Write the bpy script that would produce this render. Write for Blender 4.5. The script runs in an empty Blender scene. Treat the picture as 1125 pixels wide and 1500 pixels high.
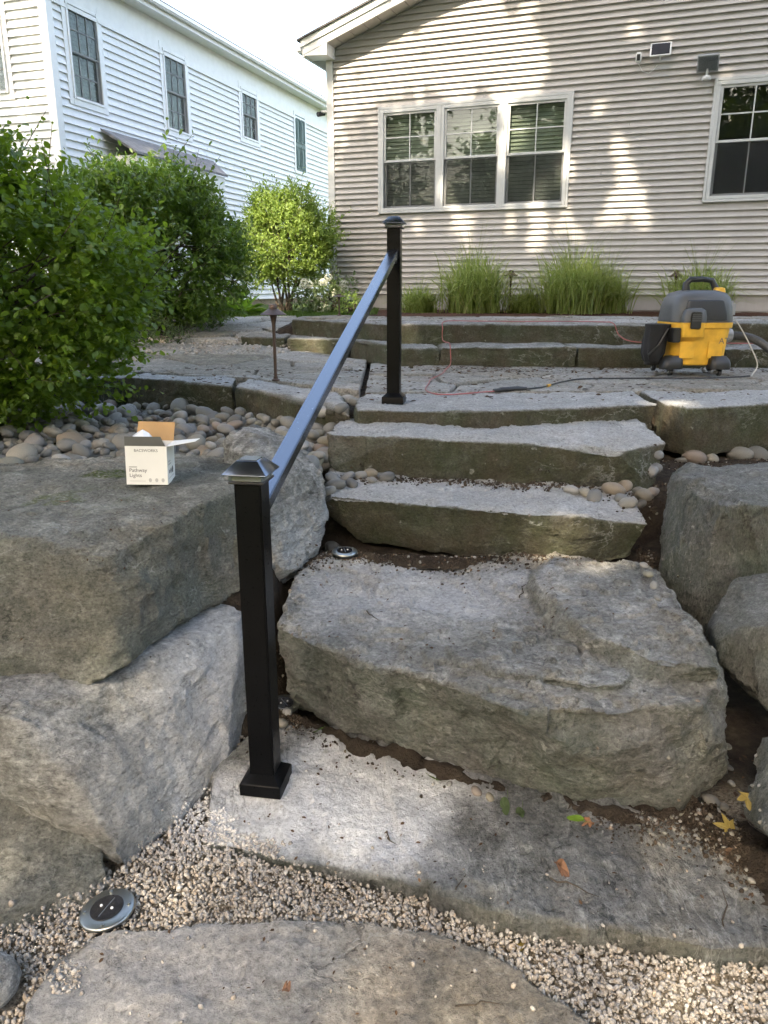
import bpy, bmesh, math, random
import numpy as np
from mathutils import Vector, Matrix
from mathutils.bvhtree import BVHTree

R = math.radians
random.seed(7)
rng = np.random.default_rng(11)
SC = bpy.context.scene
COL = SC.collection

# ------------------------------------------------------------------ camera
CAM_Z, PITCH = 1.5, R(16.2)
cam_d = bpy.data.cameras.new('camera')
cam_d.sensor_fit = 'VERTICAL'
cam_d.sensor_height = 36.0
cam_d.lens = 36.0 * 1127.0 / 1500.0
cam_d.clip_start, cam_d.clip_end = 0.02, 2000
cam = bpy.data.objects.new('camera', cam_d)
COL.objects.link(cam)
cam.location = (0, 0, CAM_Z)
cam.rotation_euler = (R(90) - PITCH, 0, 0)
SC.camera = cam

# ------------------------------------------------------------------ sky, sun, exposure
SUN_EL = R(45)
SUN_AZ = math.atan2(-0.42, -0.907)            # bearing of the sun, from +Y towards +X
TO_SUN = Vector((math.sin(SUN_AZ) * math.cos(SUN_EL), math.cos(SUN_AZ) * math.cos(SUN_EL), math.sin(SUN_EL)))
world = bpy.data.worlds.new('World')
SC.world = world
world.use_nodes = True
wn = world.node_tree
bg = wn.nodes['Background']
sky = wn.nodes.new('ShaderNodeTexSky')
sky.sky_type = 'NISHITA'
sky.sun_disc = False
sky.sun_elevation = SUN_EL
sky.sun_rotation = SUN_AZ
sky.altitude = 50
sky.air_density = 1.0
sky.dust_density = 3.0
sky.ozone_density = 1.0
wn.links.new(sky.outputs[0], bg.inputs['Color'])
bg.inputs['Strength'].default_value = 0.15
sun_d = bpy.data.lights.new('sun', 'SUN')
sun_d.energy = 2.0
sun_d.angle = R(0.7)
sun_d.color = (1.0, 0.93, 0.82)
sun = bpy.data.objects.new('sun', sun_d)
COL.objects.link(sun)
sun.rotation_euler = TO_SUN.to_track_quat('Z', 'Y').to_euler()
SC.view_settings.view_transform = 'Standard'
SC.view_settings.look = 'None'
SC.view_settings.exposure = 2.85
SC.view_settings.gamma = 1.0
SC.view_settings.use_white_balance = True           # camera balanced for the open shade
SC.view_settings.white_balance_temperature = 7750
SC.view_settings.white_balance_tint = 10
SC.view_settings.use_curve_mapping = False
SC.cycles.use_denoising = True
SC.cycles.max_bounces = 5
SC.cycles.use_adaptive_sampling = True
SC.cycles.adaptive_threshold = 0.03
SC.cycles.diffuse_bounces = 3
SC.cycles.glossy_bounces = 4
SC.cycles.transmission_bounces = 6
SC.cycles.transparent_max_bounces = 12
SC.cycles.sample_clamp_indirect = 8.0

# ------------------------------------------------------------------ surveying: a sight line to a point at a known height or distance
def sight(px, py):
    u, v = (px - 562.5) / 1127.0, (750 - py) / 1127.0
    return Vector((u, math.cos(PITCH) + math.sin(PITCH) * v, -math.sin(PITCH) + math.cos(PITCH) * v))
def U(px, py, z):
    r = sight(px, py)
    return Vector((0, 0, CAM_Z)) + r * ((z - CAM_Z) / r.z)
def V(px, py, y):
    r = sight(px, py)
    return Vector((0, 0, CAM_Z)) + r * (y / r.y)
def in_frame(p, m=20):
    d = Vector(p) - Vector((0, 0, CAM_Z))
    f = d.y * math.cos(PITCH) - d.z * math.sin(PITCH)
    up = d.y * math.sin(PITCH) + d.z * math.cos(PITCH)
    if f < 0.05: return None
    x, y = 562.5 + 1127 * d.x / f, 750 - 1127 * up / f
    return (x, y, f) if -m < x < 1125 + m and -m < y < 1500 + m else None

# ------------------------------------------------------------------ numeric noise
_tab = np.random.default_rng(3).random(4096)
def _h(i, j, k):
    return _tab[(i * 1619 + j * 31337 + k * 6971) & 4095]
def vnoise(p):
    p = np.asarray(p, float)
    i = np.floor(p).astype(np.int64); f = p - i; f = f * f * (3 - 2 * f)
    x, y, z = i[:, 0], i[:, 1], i[:, 2]; fx, fy, fz = f[:, 0], f[:, 1], f[:, 2]
    def l(a, b, t): return a + (b - a) * t
    return l(l(l(_h(x, y, z), _h(x+1, y, z), fx), l(_h(x, y+1, z), _h(x+1, y+1, z), fx), fy),
             l(l(_h(x, y, z+1), _h(x+1, y, z+1), fx), l(_h(x, y+1, z+1), _h(x+1, y+1, z+1), fx), fy), fz) * 2 - 1
def fbm(p, oct=4, gain=0.5):
    p = np.asarray(p, float); a, s, t = 1.0, 0.0, 0.0
    for o in range(oct):
        s = s + a * vnoise(p * (2.03 ** o) + 17.3 * o); t += a; a *= gain
    return s / t
def facet(p, cell, seed=0):
    """broken-plane noise: lower envelope of randomly tilted planes, one per cell"""
    q = np.asarray(p, float) / cell; i = np.floor(q).astype(np.int64)
    lo = i.min(0) - 1; sh = i.max(0) + 2 - lo; r = np.random.default_rng(seed + 1000)
    n = int(np.prod(sh)); tl = r.uniform(-0.9, 0.9, (n, 3)); jit = r.random((n, 3)); off = r.random(n) * 0.6
    base = i - lo; best = np.full(len(q), 9.0); fr = q - i
    for a in (-1, 0, 1):
        for b in (-1, 0, 1):
            for c in (-1, 0, 1):
                k = ((base[:, 0] + a) * sh[1] + base[:, 1] + b) * sh[2] + base[:, 2] + c
                dd = fr - np.array([a, b, c]) - jit[k]
                best = np.minimum(best, off[k] + (tl[k] * dd).sum(1) + 0.55 * (dd * dd).sum(1))
    return best - best.mean()
def sm(a, b, t):
    t = np.clip((np.asarray(t, float) - a) / (b - a), 0, 1); return t * t * (3 - 2 * t)

# ------------------------------------------------------------------ object helpers
def link(name, me, mat=None, parent=None, smooth=False):
    if mat is not None: me.materials.append(mat)
    if smooth: me.polygons.foreach_set('use_smooth', [True] * len(me.polygons))
    o = bpy.data.objects.new(name, me); COL.objects.link(o)
    if parent is not None: o.parent = parent
    return o
def empty(name, loc=(0, 0, 0), rz=0, parent=None):
    o = bpy.data.objects.new(name, None); COL.objects.link(o)
    o.location = loc; o.rotation_euler = (0, 0, rz); o.empty_display_size = 0.1
    if parent is not None: o.parent = parent
    return o
def tag(o, label=None, cat=None, group=None, kind=None):
    if label: o['label'] = label
    if cat: o['category'] = cat
    if group: o['group'] = group
    if kind: o['kind'] = kind
    return o
def attr(me, name, vals, dom='POINT'):
    a = me.attributes.new(name, 'FLOAT', dom); a.data.foreach_set('value', np.asarray(vals, np.float32))
def raw(name, verts, faces, mat=None, parent=None, smooth=False):
    me = bpy.data.meshes.new(name); me.from_pydata([tuple(v) for v in verts], [], faces); me.update()
    return link(name, me, mat, parent, smooth)
def fast_mesh(name, verts, quads):
    """numpy arrays -> mesh; quads is (n,k) of equal-size faces"""
    verts = np.asarray(verts, np.float32); quads = np.asarray(quads, np.int32)
    me = bpy.data.meshes.new(name); n, k = quads.shape
    me.vertices.add(len(verts)); me.vertices.foreach_set('co', verts.ravel())
    me.loops.add(n * k); me.loops.foreach_set('vertex_index', quads.ravel())
    me.polygons.add(n); me.polygons.foreach_set('loop_start', np.arange(0, n * k, k, dtype=np.int32))
    me.update(calc_edges=True); me.validate()
    return me

class MB:
    """collects shapes of ONE part"""
    def __init__(s): s.v, s.f = [], []
    def add(s, vs, fs):
        b = len(s.v); s.v += [tuple(v) for v in vs]; s.f += [tuple(i + b for i in f) for f in fs]; return s
    def box(s, x0, x1, y0, y1, z0, z1, M=None):
        vs = [Vector((x, y, z)) for z in (z0, z1) for y in (y0, y1) for x in (x0, x1)]
        if M is not None: vs = [M @ v for v in vs]
        return s.add(vs, [(0, 2, 3, 1), (4, 5, 7, 6), (0, 1, 5, 4), (2, 6, 7, 3), (0, 4, 6, 2), (1, 3, 7, 5)])
    def prism(s, prof, fn, t0, t1):
        """closed profile (list of 2D, ccw) swept from t0 to t1; fn(a,b,t)->3D"""
        n = len(prof); vs = [fn(a, b, t) for t in (t0, t1) for a, b in prof]
        fs = [tuple(reversed(range(n))), tuple(range(n, 2 * n))] + [(i, (i + 1) % n, n + (i + 1) % n, n + i) for i in range(n)]
        return s.add(vs, fs)
    def tube(s, pts, rad, n=8, cap=True):
        pts = [Vector(p) for p in pts]; m = len(pts)
        if not hasattr(rad, '__len__'): rad = [rad] * m
        vs, fs = [], []; prev = None
        for i, p in enumerate(pts):
            t = (pts[min(i + 1, m - 1)] - pts[max(i - 1, 0)]).normalized()
            if prev is None:
                a = t.orthogonal().normalized()
            else:
                a = prev - t * prev.dot(t); a = a.normalized() if a.length > 1e-6 else t.orthogonal().normalized()
            prev = a; b = t.cross(a)
            for k in range(n):
                q = 2 * math.pi * k / n; vs.append(p + (a * math.cos(q) + b * math.sin(q)) * rad[i])
        for i in range(m - 1):
            for k in range(n):
                fs.append((i * n + k, i * n + (k + 1) % n, (i + 1) * n + (k + 1) % n, (i + 1) * n + k))
        if cap: fs += [tuple(reversed(range(n))), tuple(range((m - 1) * n, m * n))]
        return s.add(vs, fs)
    def rings(s, rings, close=True):
        """loft of equal-length point rings"""
        n = len(rings[0]); vs = [p for r in rings for p in r]; fs = []
        for i in range(len(rings) - 1):
            for k in range(n):
                fs.append((i * n + k, i * n + (k + 1) % n, (i + 1) * n + (k + 1) % n, (i + 1) * n + k))
        if close: fs += [tuple(reversed(range(n))), tuple(range((len(rings) - 1) * n, len(rings) * n))]
        return s.add(vs, fs)
    def lathe(s, prof, n=24, c=(0, 0, 0)):
        return s.rings([[(c[0] + r * math.cos(2 * math.pi * k / n), c[1] + r * math.sin(2 * math.pi * k / n), c[2] + z) for k in range(n)] for r, z in prof])
    def build(s, name, mat=None, parent=None, smooth=False, bevel=0, seg=2):
        me = bpy.data.meshes.new(name); me.from_pydata(s.v, [], s.f); me.update()
        bm = bmesh.new(); bm.from_mesh(me)
        bmesh.ops.recalc_face_normals(bm, faces=bm.faces)
        if bevel:
            es = [e for e in bm.edges if e.is_manifold and e.calc_face_angle(0) > R(28)]
            bmesh.ops.bevel(bm, geom=es, offset=bevel, segments=seg, affect='EDGES', clamp_overlap=True)
        bm.to_mesh(me); bm.free()
        o = link(name, me, mat, parent)
        if smooth or bevel:
            me.polygons.foreach_set('use_smooth', [True] * len(me.polygons))
            me.set_sharp_from_angle(angle=R(40))
        return o

# ------------------------------------------------------------------ materials
class NT:
    def __init__(s, name):
        s.m = bpy.data.materials.new(name); s.m.use_nodes = True; s.t = s.m.node_tree; s.t.nodes.clear()
    def n(s, typ, **k):
        nd = s.t.nodes.new('ShaderNode' + typ)
        for a, b in k.items():
            if a.startswith('_'): setattr(nd, a[1:], b)
            else:
                key = a.replace('__', ' ')
                sock = nd.inputs[int(key[1:])] if key[0] == 'i' and key[1:].isdigit() else nd.inputs[key]
                if hasattr(b, 'is_output') or isinstance(b, bpy.types.NodeSocket): s.t.links.new(b, sock)
                elif isinstance(b, bpy.types.Node): s.t.links.new(b.outputs[0], sock)
                else: sock.default_value = b
        return nd
    def co(s, kind='Object', scale=None):
        c = s.n('TexCoord').outputs[kind]
        if scale: c = s.n('Mapping', Vector=c, Scale=scale).outputs[0]
        return c
    def noise(s, co, sc, det=4, rough=0.55, dist=0.0):
        return s.n('TexNoise', Vector=co, Scale=sc, Detail=det, Roughness=rough, Distortion=dist).outputs['Fac']
    def ramp(s, fac, stops, interp='LINEAR'):
        r = s.n('ValToRGB', Fac=fac); e = r.color_ramp.elements; r.color_ramp.interpolation = interp
        while len(e) < len(stops): e.new(0.5)
        for el, (p, c) in zip(e, stops):
            el.position = p; el.color = (c, c, c, 1) if not hasattr(c, '__len__') else (*c, 1)
        return r.outputs[0]
    def mix(s, f, a, b, mode='MIX'):
        m = s.n('Mix', _data_type='RGBA', _blend_type=mode)
        for sock, v in ((m.inputs[0], f), (m.inputs[6], a), (m.inputs[7], b)):
            if isinstance(v, bpy.types.NodeSocket): s.t.links.new(v, sock)
            elif hasattr(v, '__len__'): sock.default_value = (*v, 1) if len(v) == 3 else v
            else: sock.default_value = v
        return m.outputs[2]
    def math(s, op, a, b=0.5, clamp=False):
        m = s.n('Math', _operation=op, _use_clamp=clamp)
        for sock, v in ((m.inputs[0], a), (m.inputs[1], b)):
            if isinstance(v, bpy.types.NodeSocket): s.t.links.new(v, sock)
            else: sock.default_value = v
        return m.outputs[0]
    def bump(s, h, strength=0.5, dist=0.01, nrm=None):
        b = s.n('Bump', Strength=strength, Distance=dist, Height=h)
        if nrm is not None: s.t.links.new(nrm, b.inputs['Normal'])
        return b.outputs[0]
    def attr(s, name): return s.n('Attribute', _attribute_name=name).outputs['Fac']
    def out(s, shader):
        o = s.n('OutputMaterial'); s.t.links.new(shader.outputs[0] if isinstance(shader, bpy.types.Node) else shader, o.inputs['Surface']); return s.m
    def pbr(s, color, rough=0.6, metal=0.0, nrm=None, spec=0.5, **k):
        p = s.n('BsdfPrincipled', Roughness=rough, Metallic=metal)
        if isinstance(color, bpy.types.NodeSocket): s.t.links.new(color, p.inputs['Base Color'])
        else: p.inputs['Base Color'].default_value = (*color, 1)
        p.inputs['Specular IOR Level'].default_value = spec
        if nrm is not None: s.t.links.new(nrm, p.inputs['Normal'])
        for a, b in k.items(): p.inputs[a.replace('__', ' ')].default_value = b
        return p

def plain(name, color, rough=0.5, metal=0.0, var=0.12, bscale=60, bump=0.15, spec=0.5):
    t = NT(name); co = t.co()
    n1 = t.noise(co, 9, 5); n2 = t.noise(co, bscale, 4)
    dark = tuple(c * (1 - var) for c in color); lite = tuple(min(1, c * (1 + var)) for c in color)
    c = t.ramp(n1, [(0.3, dark), (0.7, lite)])
    r = t.n('MapRange', Value=n2); r.inputs[3].default_value = max(0.03, rough - 0.08); r.inputs[4].default_value = min(1, rough + 0.08)
    p = t.pbr(c, rough, metal, t.bump(n2, bump, 0.002), spec); t.t.links.new(r.outputs[0], p.inputs['Roughness'])
    return t.out(p)

def stone_mat(name, ca, cb, stain=(0.118, 0.114, 0.098), foli=(1, 1, 2.6), dustcol=(0.88, 0.90, 0.92), rough=0.85, gs=36, warm=(0.34, 0.29, 0.21)):
    t = NT(name); co = t.co()
    big = t.noise(co, 2.2, 6, 0.6); mid = t.noise(co, 11, 10, 0.70); fine = t.noise(co, 95, 6, 0.75); grn = t.noise(co, gs, 9, 0.76)
    fol = t.noise(t.n('Mapping', Vector=co, Scale=foli, Rotation=(0.25, 0.15, 0.4)).outputs[0], 7, 7, 0.62, 0.6)
    base = t.mix(t.ramp(big, [(0.32, 0.0), (0.68, 1.0)]), ca, cb)
    hue = t.noise(co, 1.5, 5, 0.65, 0.4)
    base = t.mix(t.ramp(hue, [(0.50, 0.0), (0.66, 0.55)]), base, warm)
    base = t.mix(t.ramp(hue, [(0.32, 0.45), (0.46, 0.0)]), base, tuple(c * k for c, k in zip(ca, (0.72, 0.80, 0.66))))
    base = t.mix(t.ramp(mid, [(0.3, 0.55), (0.62, 0.0)]), base, tuple(c * 0.55 for c in ca))
    base = t.mix(t.ramp(fol, [(0.50, 0.0), (0.70, 0.42)]), base, tuple(min(1, c * 1.75) for c in cb))
    base = t.mix(1.0, base, t.ramp(grn, [(0.30, 0.58), (0.50, 0.97), (0.68, 1.28)]), 'MULTIPLY')
    base = t.mix(t.ramp(grn, [(0.31, 0.6), (0.41, 0.0)]), base, tuple(c * 0.3 for c in ca))
    # algae and iron staining, plus shade painted into the upright faces
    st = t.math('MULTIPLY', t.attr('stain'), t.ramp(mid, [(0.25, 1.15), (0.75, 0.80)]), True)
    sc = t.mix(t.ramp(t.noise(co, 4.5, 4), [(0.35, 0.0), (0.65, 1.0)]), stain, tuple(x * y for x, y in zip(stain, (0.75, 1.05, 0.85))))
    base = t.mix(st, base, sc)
    # pale mineral dust lying in the pores
    du = t.math('MULTIPLY', t.attr('dust'), t.ramp(t.noise(co, 26, 7, 0.72), [(0.28, 0.6), (0.50, 1.0)]))
    base = t.mix(du, base, dustcol)
    # moss cushions, lichen
    mo = t.math('MULTIPLY', t.attr('moss'), t.ramp(t.noise(co, 60, 4), [(0.35, 0.1), (0.55, 1.0)]))
    base = t.mix(mo, base, t.mix(fine, (0.05, 0.075, 0.012), (0.13, 0.16, 0.03)))
    # grain: dark pits and pale mica flecks
    base = t.mix(t.ramp(fine, [(0.30, 0.55), (0.46, 0.0)]), base, tuple(c * 0.35 for c in ca))
    fl = t.n('TexVoronoi', Vector=co, Scale=140.0).outputs['Distance']
    base = t.mix(t.math('MULTIPLY', t.ramp(fl, [(0.10, 1.0), (0.16, 0.0)]), t.ramp(mid, [(0.45, 0.0), (0.65, 0.5)])), base, (0.62, 0.62, 0.58))
    lic = t.noise(co, 17, 3, 0.5)
    base = t.mix(t.ramp(lic, [(0.70, 0.0), (0.745, 0.5)]), base, (0.50, 0.51, 0.46))
    gr2 = t.noise(t.n('Mapping', Vector=co, Scale=tuple(math.sqrt(f_) for f_ in foli), Rotation=(0.25, 0.15, 0.4)).outputs[0], gs * 2.1, 8, 0.78, 0.3)
    base = t.mix(t.math('SUBTRACT', 1.0, t.math('MULTIPLY', t.attr('dust'), 0.6)), base, t.ramp(gr2, [(0.38, 0.52), (0.46, 0.90), (0.55, 1.06), (0.62, 1.45)]), 'MULTIPLY')
    # crisp fissures and pale quartz veins
    fis_n = t.noise(t.n('Mapping', Vector=co, Scale=foli, Rotation=(0.3, -0.2, 0.5)).outputs[0], 4.2, 7, 0.58, 0.25)
    fis = t.math('MULTIPLY', t.ramp(fis_n, [(0.488, 0.0), (0.497, 1.0), (0.503, 1.0), (0.512, 0.0)]), t.ramp(t.noise(co, 3.1, 3), [(0.52, 0.0), (0.64, 0.5)]))
    base = t.mix(fis, base, tuple(c * 0.16 for c in ca))
    vei_n = t.noise(t.n('Mapping', Vector=co, Scale=foli, Rotation=(-0.5, 0.35, 1.1)).outputs[0], 2.6, 8, 0.62, 0.5)
    vei = t.math('MULTIPLY', t.ramp(vei_n, [(0.490, 0.0), (0.498, 1.0), (0.502, 1.0), (0.510, 0.0)]), t.ramp(t.noise(co, 2.3, 3), [(0.54, 0.0), (0.66, 0.40)]))
    base = t.mix(vei, base, (0.66, 0.66, 0.63))
    h = t.math('ADD', t.math('MULTIPLY', fis, -0.6), t.math('ADD', t.math('MULTIPLY', gr2, 0.5), t.math('ADD', t.math('MULTIPLY', fol, 0.55), t.math('ADD', t.math('MULTIPLY', mid, 1.2), t.math('ADD', t.math('MULTIPLY', grn, 0.75), t.math('MULTIPLY', fine, 0.3))))))
    nb = t.bump(h, 1.0, 0.030)
    nb = t.bump(t.noise(co, 320, 3), 0.35, 0.002, nb)
    return t.out(t.pbr(base, rough, 0, nb, 0.35))

M = {}
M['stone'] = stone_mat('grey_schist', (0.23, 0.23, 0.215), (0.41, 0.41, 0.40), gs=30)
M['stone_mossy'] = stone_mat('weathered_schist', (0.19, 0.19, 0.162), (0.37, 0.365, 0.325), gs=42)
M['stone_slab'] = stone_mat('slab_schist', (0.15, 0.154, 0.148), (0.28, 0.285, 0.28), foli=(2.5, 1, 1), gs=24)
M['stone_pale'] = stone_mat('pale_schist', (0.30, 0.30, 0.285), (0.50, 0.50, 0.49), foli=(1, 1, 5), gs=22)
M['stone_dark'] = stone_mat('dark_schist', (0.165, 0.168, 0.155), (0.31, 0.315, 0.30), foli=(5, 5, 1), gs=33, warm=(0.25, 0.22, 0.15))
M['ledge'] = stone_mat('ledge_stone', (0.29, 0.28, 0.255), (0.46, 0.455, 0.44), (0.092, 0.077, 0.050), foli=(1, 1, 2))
M['flag'] = stone_mat('flagstone', (0.28, 0.24, 0.19), (0.44, 0.39, 0.32), foli=(1, 1, 1), gs=26)

def pebble_mat(name, use_attr):
    t = NT(name); co = t.co()
    rnd = t.attr('rnd') if use_attr else t.n('ObjectInfo').outputs['Random']
    c = t.ramp(rnd, [(0.0, (0.09, 0.09, 0.088)), (0.15, (0.23, 0.225, 0.205)), (0.3, (0.14, 0.14, 0.13)), (0.42, (0.28, 0.255, 0.205)), (0.55, (0.18, 0.185, 0.185)), (0.66, (0.21, 0.20, 0.145)), (0.78, (0.25, 0.185, 0.14)), (0.88, (0.20, 0.205, 0.205)), (1.0, (0.38, 0.37, 0.34))])
    n = t.noise(co, 30, 6, 0.65); n2 = t.noise(co, 180, 3)
    c = t.mix(t.ramp(n, [(0.3, 0.6), (0.65, 0.0)]), c, (0.10, 0.095, 0.08))
    c = t.mix(t.ramp(n2, [(0.6, 0.0), (0.75, 0.35)]), c, (0.5, 0.48, 0.44))
    return t.out(t.pbr(c, 0.72, 0, t.bump(n2, 0.25, 0.003), 0.4))
M['pebble'] = pebble_mat('river_pebble', False)
M['pebble_mass'] = pebble_mat('river_pebble_mass', True)
def gravel_mat():
    t = NT('pea_gravel'); co = t.co(); rnd = t.attr('rnd')
    c = t.ramp(rnd, [(0.0, (0.13, 0.115, 0.10)), (0.15, (0.29, 0.245, 0.19)), (0.3, (0.47, 0.41, 0.33)), (0.5, (0.35, 0.33, 0.30)), (0.65, (0.58, 0.53, 0.45)), (0.8, (0.26, 0.24, 0.22)), (0.9, (0.48, 0.36, 0.24)), (1.0, (0.70, 0.68, 0.62))])
    c = t.mix(0.3, c, (0.34, 0.335, 0.325)); c = t.mix(t.attr('dust'), c, (0.72, 0.73, 0.74)); n = t.noise(co, 240, 3); c = t.mix(t.ramp(n, [(0.3, 0.45), (0.6, 0.0)]), c, (0.12, 0.10, 0.08))
    return t.out(t.pbr(c, 0.7, 0, t.bump(n, 0.2, 0.001), 0.4))
M['gravel'] = gravel_mat()
def ground_mat():
    t = NT('soil'); co = t.co()
    n = t.noise(co, 14, 8, 0.7); n2 = t.noise(co, 110, 4, 0.7)
    soil = t.ramp(n, [(0.3, (0.018, 0.013, 0.010)), (0.55, (0.050, 0.038, 0.027)), (0.75, (0.10, 0.080, 0.060))])
    mulch = t.ramp(n2, [(0.35, (0.04, 0.02, 0.012)), (0.6, (0.12, 0.055, 0.035))])
    lawn = t.ramp(n2, [(0.3, (0.03, 0.055, 0.012)), (0.7, (0.085, 0.13, 0.03))])
    grit = t.ramp(n2, [(0.3, (0.06, 0.05, 0.04)), (0.5, (0.26, 0.22, 0.17)), (0.7, (0.42, 0.38, 0.31))])
    c = t.mix(t.attr('grit'), soil, grit); c = t.mix(t.attr('mulch'), c, mulch); c = t.mix(t.attr('lawn'), c, lawn)
    return t.out(t.pbr(c, 0.95, 0, t.bump(t.math('ADD', n, n2), 0.8, 0.02), 0.2))
M['ground'] = ground_mat()

def leaf_mat(name, dark, lite, trans, rough=0.45, tf=0.38):
    t = NT(name); rnd = t.attr('rnd')
    c = t.ramp(rnd, [(0.0, dark), (0.6, tuple((a + b) / 2 for a, b in zip(dark, lite))), (1.0, lite)])
    n = t.noise(t.co(), 45, 3); c = t.mix(t.ramp(n, [(0.35, 0.35), (0.6, 0.0)]), c, tuple(x * 0.6 for x in dark))
    p = t.pbr(c, rough, 0, None, 0.45)
    tr = t.n('BsdfTranslucent'); t.t.links.new(t.mix(0.7, c, trans), tr.inputs['Color'])
    return t.out(t.n('MixShader', i0=tf, i1=p.outputs[0], i2=tr.outputs[0]))
M['leaf_round'] = leaf_mat('round_leaf', (0.038, 0.088, 0.013), (0.155, 0.255, 0.035), (0.34, 0.50, 0.03), 0.42, 0.42)
M['leaf_gloss'] = leaf_mat('glossy_leaf', (0.03, 0.075, 0.016), (0.15, 0.25, 0.05), (0.30, 0.45, 0.05), 0.36, 0.38)
M['leaf_lime'] = leaf_mat('lime_leaf', (0.12, 0.20, 0.045), (0.34, 0.45, 0.12), (0.46, 0.60, 0.12), 0.5, 0.4)
M['leaf_tree'] = leaf_mat('canopy_leaf', (0.03, 0.055, 0.012), (0.07, 0.12, 0.02), (0.16, 0.26, 0.03), 0.45, 0.25)
M['leaf_cover'] = leaf_mat('ground_cover_leaf', (0.055, 0.085, 0.035), (0.19, 0.24, 0.12), (0.2, 0.3, 0.08))
M['leaf_hosta'] = leaf_mat('hosta_leaf', (0.05, 0.12, 0.015), (0.13, 0.26, 0.03), (0.25, 0.45, 0.04))
M['blade'] = leaf_mat('grass_blade', (0.13, 0.19, 0.045), (0.46, 0.52, 0.18), (0.50, 0.60, 0.13))
M['lawn'] = leaf_mat('lawn_blade', (0.04, 0.08, 0.015), (0.10, 0.17, 0.03), (0.2, 0.32, 0.04))
M['flower'] = leaf_mat('pale_petal', (0.45, 0.47, 0.36), (0.66, 0.66, 0.56), (0.6, 0.6, 0.5))
_b = M['blade'].node_tree.nodes['Color Ramp'].color_ramp.elements; _e = _b.new(0.90); _e.color = (*[c for c in _b[1].color[:3]], 1); _b[len(_b) - 1].color = (0.50, 0.42, 0.22, 1)
M['litter'] = leaf_mat('dry_leaf_flake', (0.03, 0.02, 0.013), (0.16, 0.085, 0.04), (0.2, 0.1, 0.04), 0.8, 0.1)
def bark_mat():
    t = NT('bark'); co = t.co('Object', (6, 6, 1)); n = t.noise(co, 7, 6, 0.7)
    return t.out(t.pbr(t.ramp(n, [(0.3, (0.035, 0.028, 0.02)), (0.7, (0.13, 0.105, 0.08))]), 0.95, 0, t.bump(n, 0.8, 0.02), 0.2))
M['bark'] = bark_mat()
M['clod'] = plain('soil_clod', (0.05, 0.038, 0.028), 0.95, 0, 0.5, 90, 0.5, 0.2)

def siding_mat(name, col, dirt):
    t = NT(name); co = t.co()
    st = t.noise(t.n('Mapping', Vector=co, Scale=(3, 3, 0.35)).outputs[0], 3, 6, 0.65)
    wood = t.noise(t.n('Mapping', Vector=co, Scale=(2.5, 2.5, 60)).outputs[0], 3, 4, 0.6)
    c = t.mix(t.ramp(st, [(0.42, 0.0), (0.8, 0.5)]), col, dirt)
    # courses differ a little from each other
    v = t.n('ObjectInfo').outputs['Random']
    c = t.mix(t.math('MULTIPLY', v, 0.12), c, tuple(x * 0.8 for x in col))
    return t.out(t.pbr(c, 0.55, 0, t.bump(wood, 0.12, 0.003), 0.35))
M['siding_grey'] = siding_mat('beige_grey_siding', (0.43, 0.41, 0.392), (0.335, 0.31, 0.285))
M['siding_white'] = siding_mat('white_siding', (0.78, 0.79, 0.80), (0.66, 0.66, 0.65))
M['trim'] = plain('white_trim', (0.74, 0.745, 0.74), 0.45, var=0.05)
M['trim_win'] = plain('window_trim', (0.50, 0.51, 0.51), 0.45, var=0.06)
M['trim_grey'] = plain('grey_trim', (0.56, 0.56, 0.55), 0.5, var=0.06)
M['soffit'] = plain('soffit', (0.40, 0.38, 0.36), 0.6, var=0.06)
M['concrete'] = plain('foundation_concrete', (0.27, 0.25, 0.22), 0.9, var=0.3, bump=0.5)
M['brick_tan'] = plain('tan_foundation', (0.30, 0.23, 0.16), 0.9, var=0.25, bump=0.4)
M['shingle'] = plain('asphalt_shingle', (0.085, 0.082, 0.08), 0.95, var=0.4, bump=0.8)
M['shingle_pale'] = plain('weathered_shingle', (0.19, 0.19, 0.195), 0.95, var=0.3, bump=0.8)
M['dark_room'] = plain('room_interior', (0.05, 0.05, 0.05), 0.9)
M['blind'] = plain('window_blind', (0.78, 0.79, 0.72), 0.6, var=0.1)
M['shutter'] = plain('green_shutter', (0.035, 0.085, 0.075), 0.5, var=0.15)
M['black_metal'] = plain('black_powder_coat', (0.004, 0.0043, 0.005), 0.30, 0.0, 0.25, 90, 0.012, 0.1)
M['black_gloss'] = plain('black_satin_rail', (0.006, 0.0065, 0.008), 0.24, 0.0, 0.25, 90, 0.012, 1.0)
M['black_gloss'].node_tree.nodes['Principled BSDF'].inputs['IOR'].default_value = 1.9
M['black_gloss'].node_tree.nodes['Principled BSDF'].inputs['Specular Tint'].default_value = (0.70, 0.82, 1.0, 1)  # blue of the reflected sky put into the gloss colour
M['bronze'] = plain('weathered_bronze', (0.10, 0.065, 0.05), 0.5, 0.55, 0.25)
M['steel'] = plain('brushed_steel', (0.36, 0.37, 0.35), 0.34, 1.0, 0.08, 150, 0.08)
M['black_plastic'] = plain('black_plastic', (0.016, 0.016, 0.017), 0.42, 0, 0.2)
M['grey_plastic'] = plain('charcoal_plastic', (0.075, 0.078, 0.082), 0.45, 0, 0.12)
M['light_plastic'] = plain('grey_plastic', (0.26, 0.27, 0.28), 0.45, 0, 0.1)
M['yellow_plastic'] = plain('yellow_plastic', (0.70, 0.38, 0.04), 0.5, 0, 0.22)
M['black_cloth'] = plain('black_cloth', (0.014, 0.014, 0.015), 0.9, 0, 0.3, 200, 0.6)
M['red_cord'] = plain('red_cord', (0.36, 0.11, 0.10), 0.5)
M['pale_cord'] = plain('pale_cord', (0.50, 0.47, 0.42), 0.5)
M['card_white'] = plain('white_card', (0.76, 0.76, 0.72), 0.6, 0, 0.04)
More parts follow.
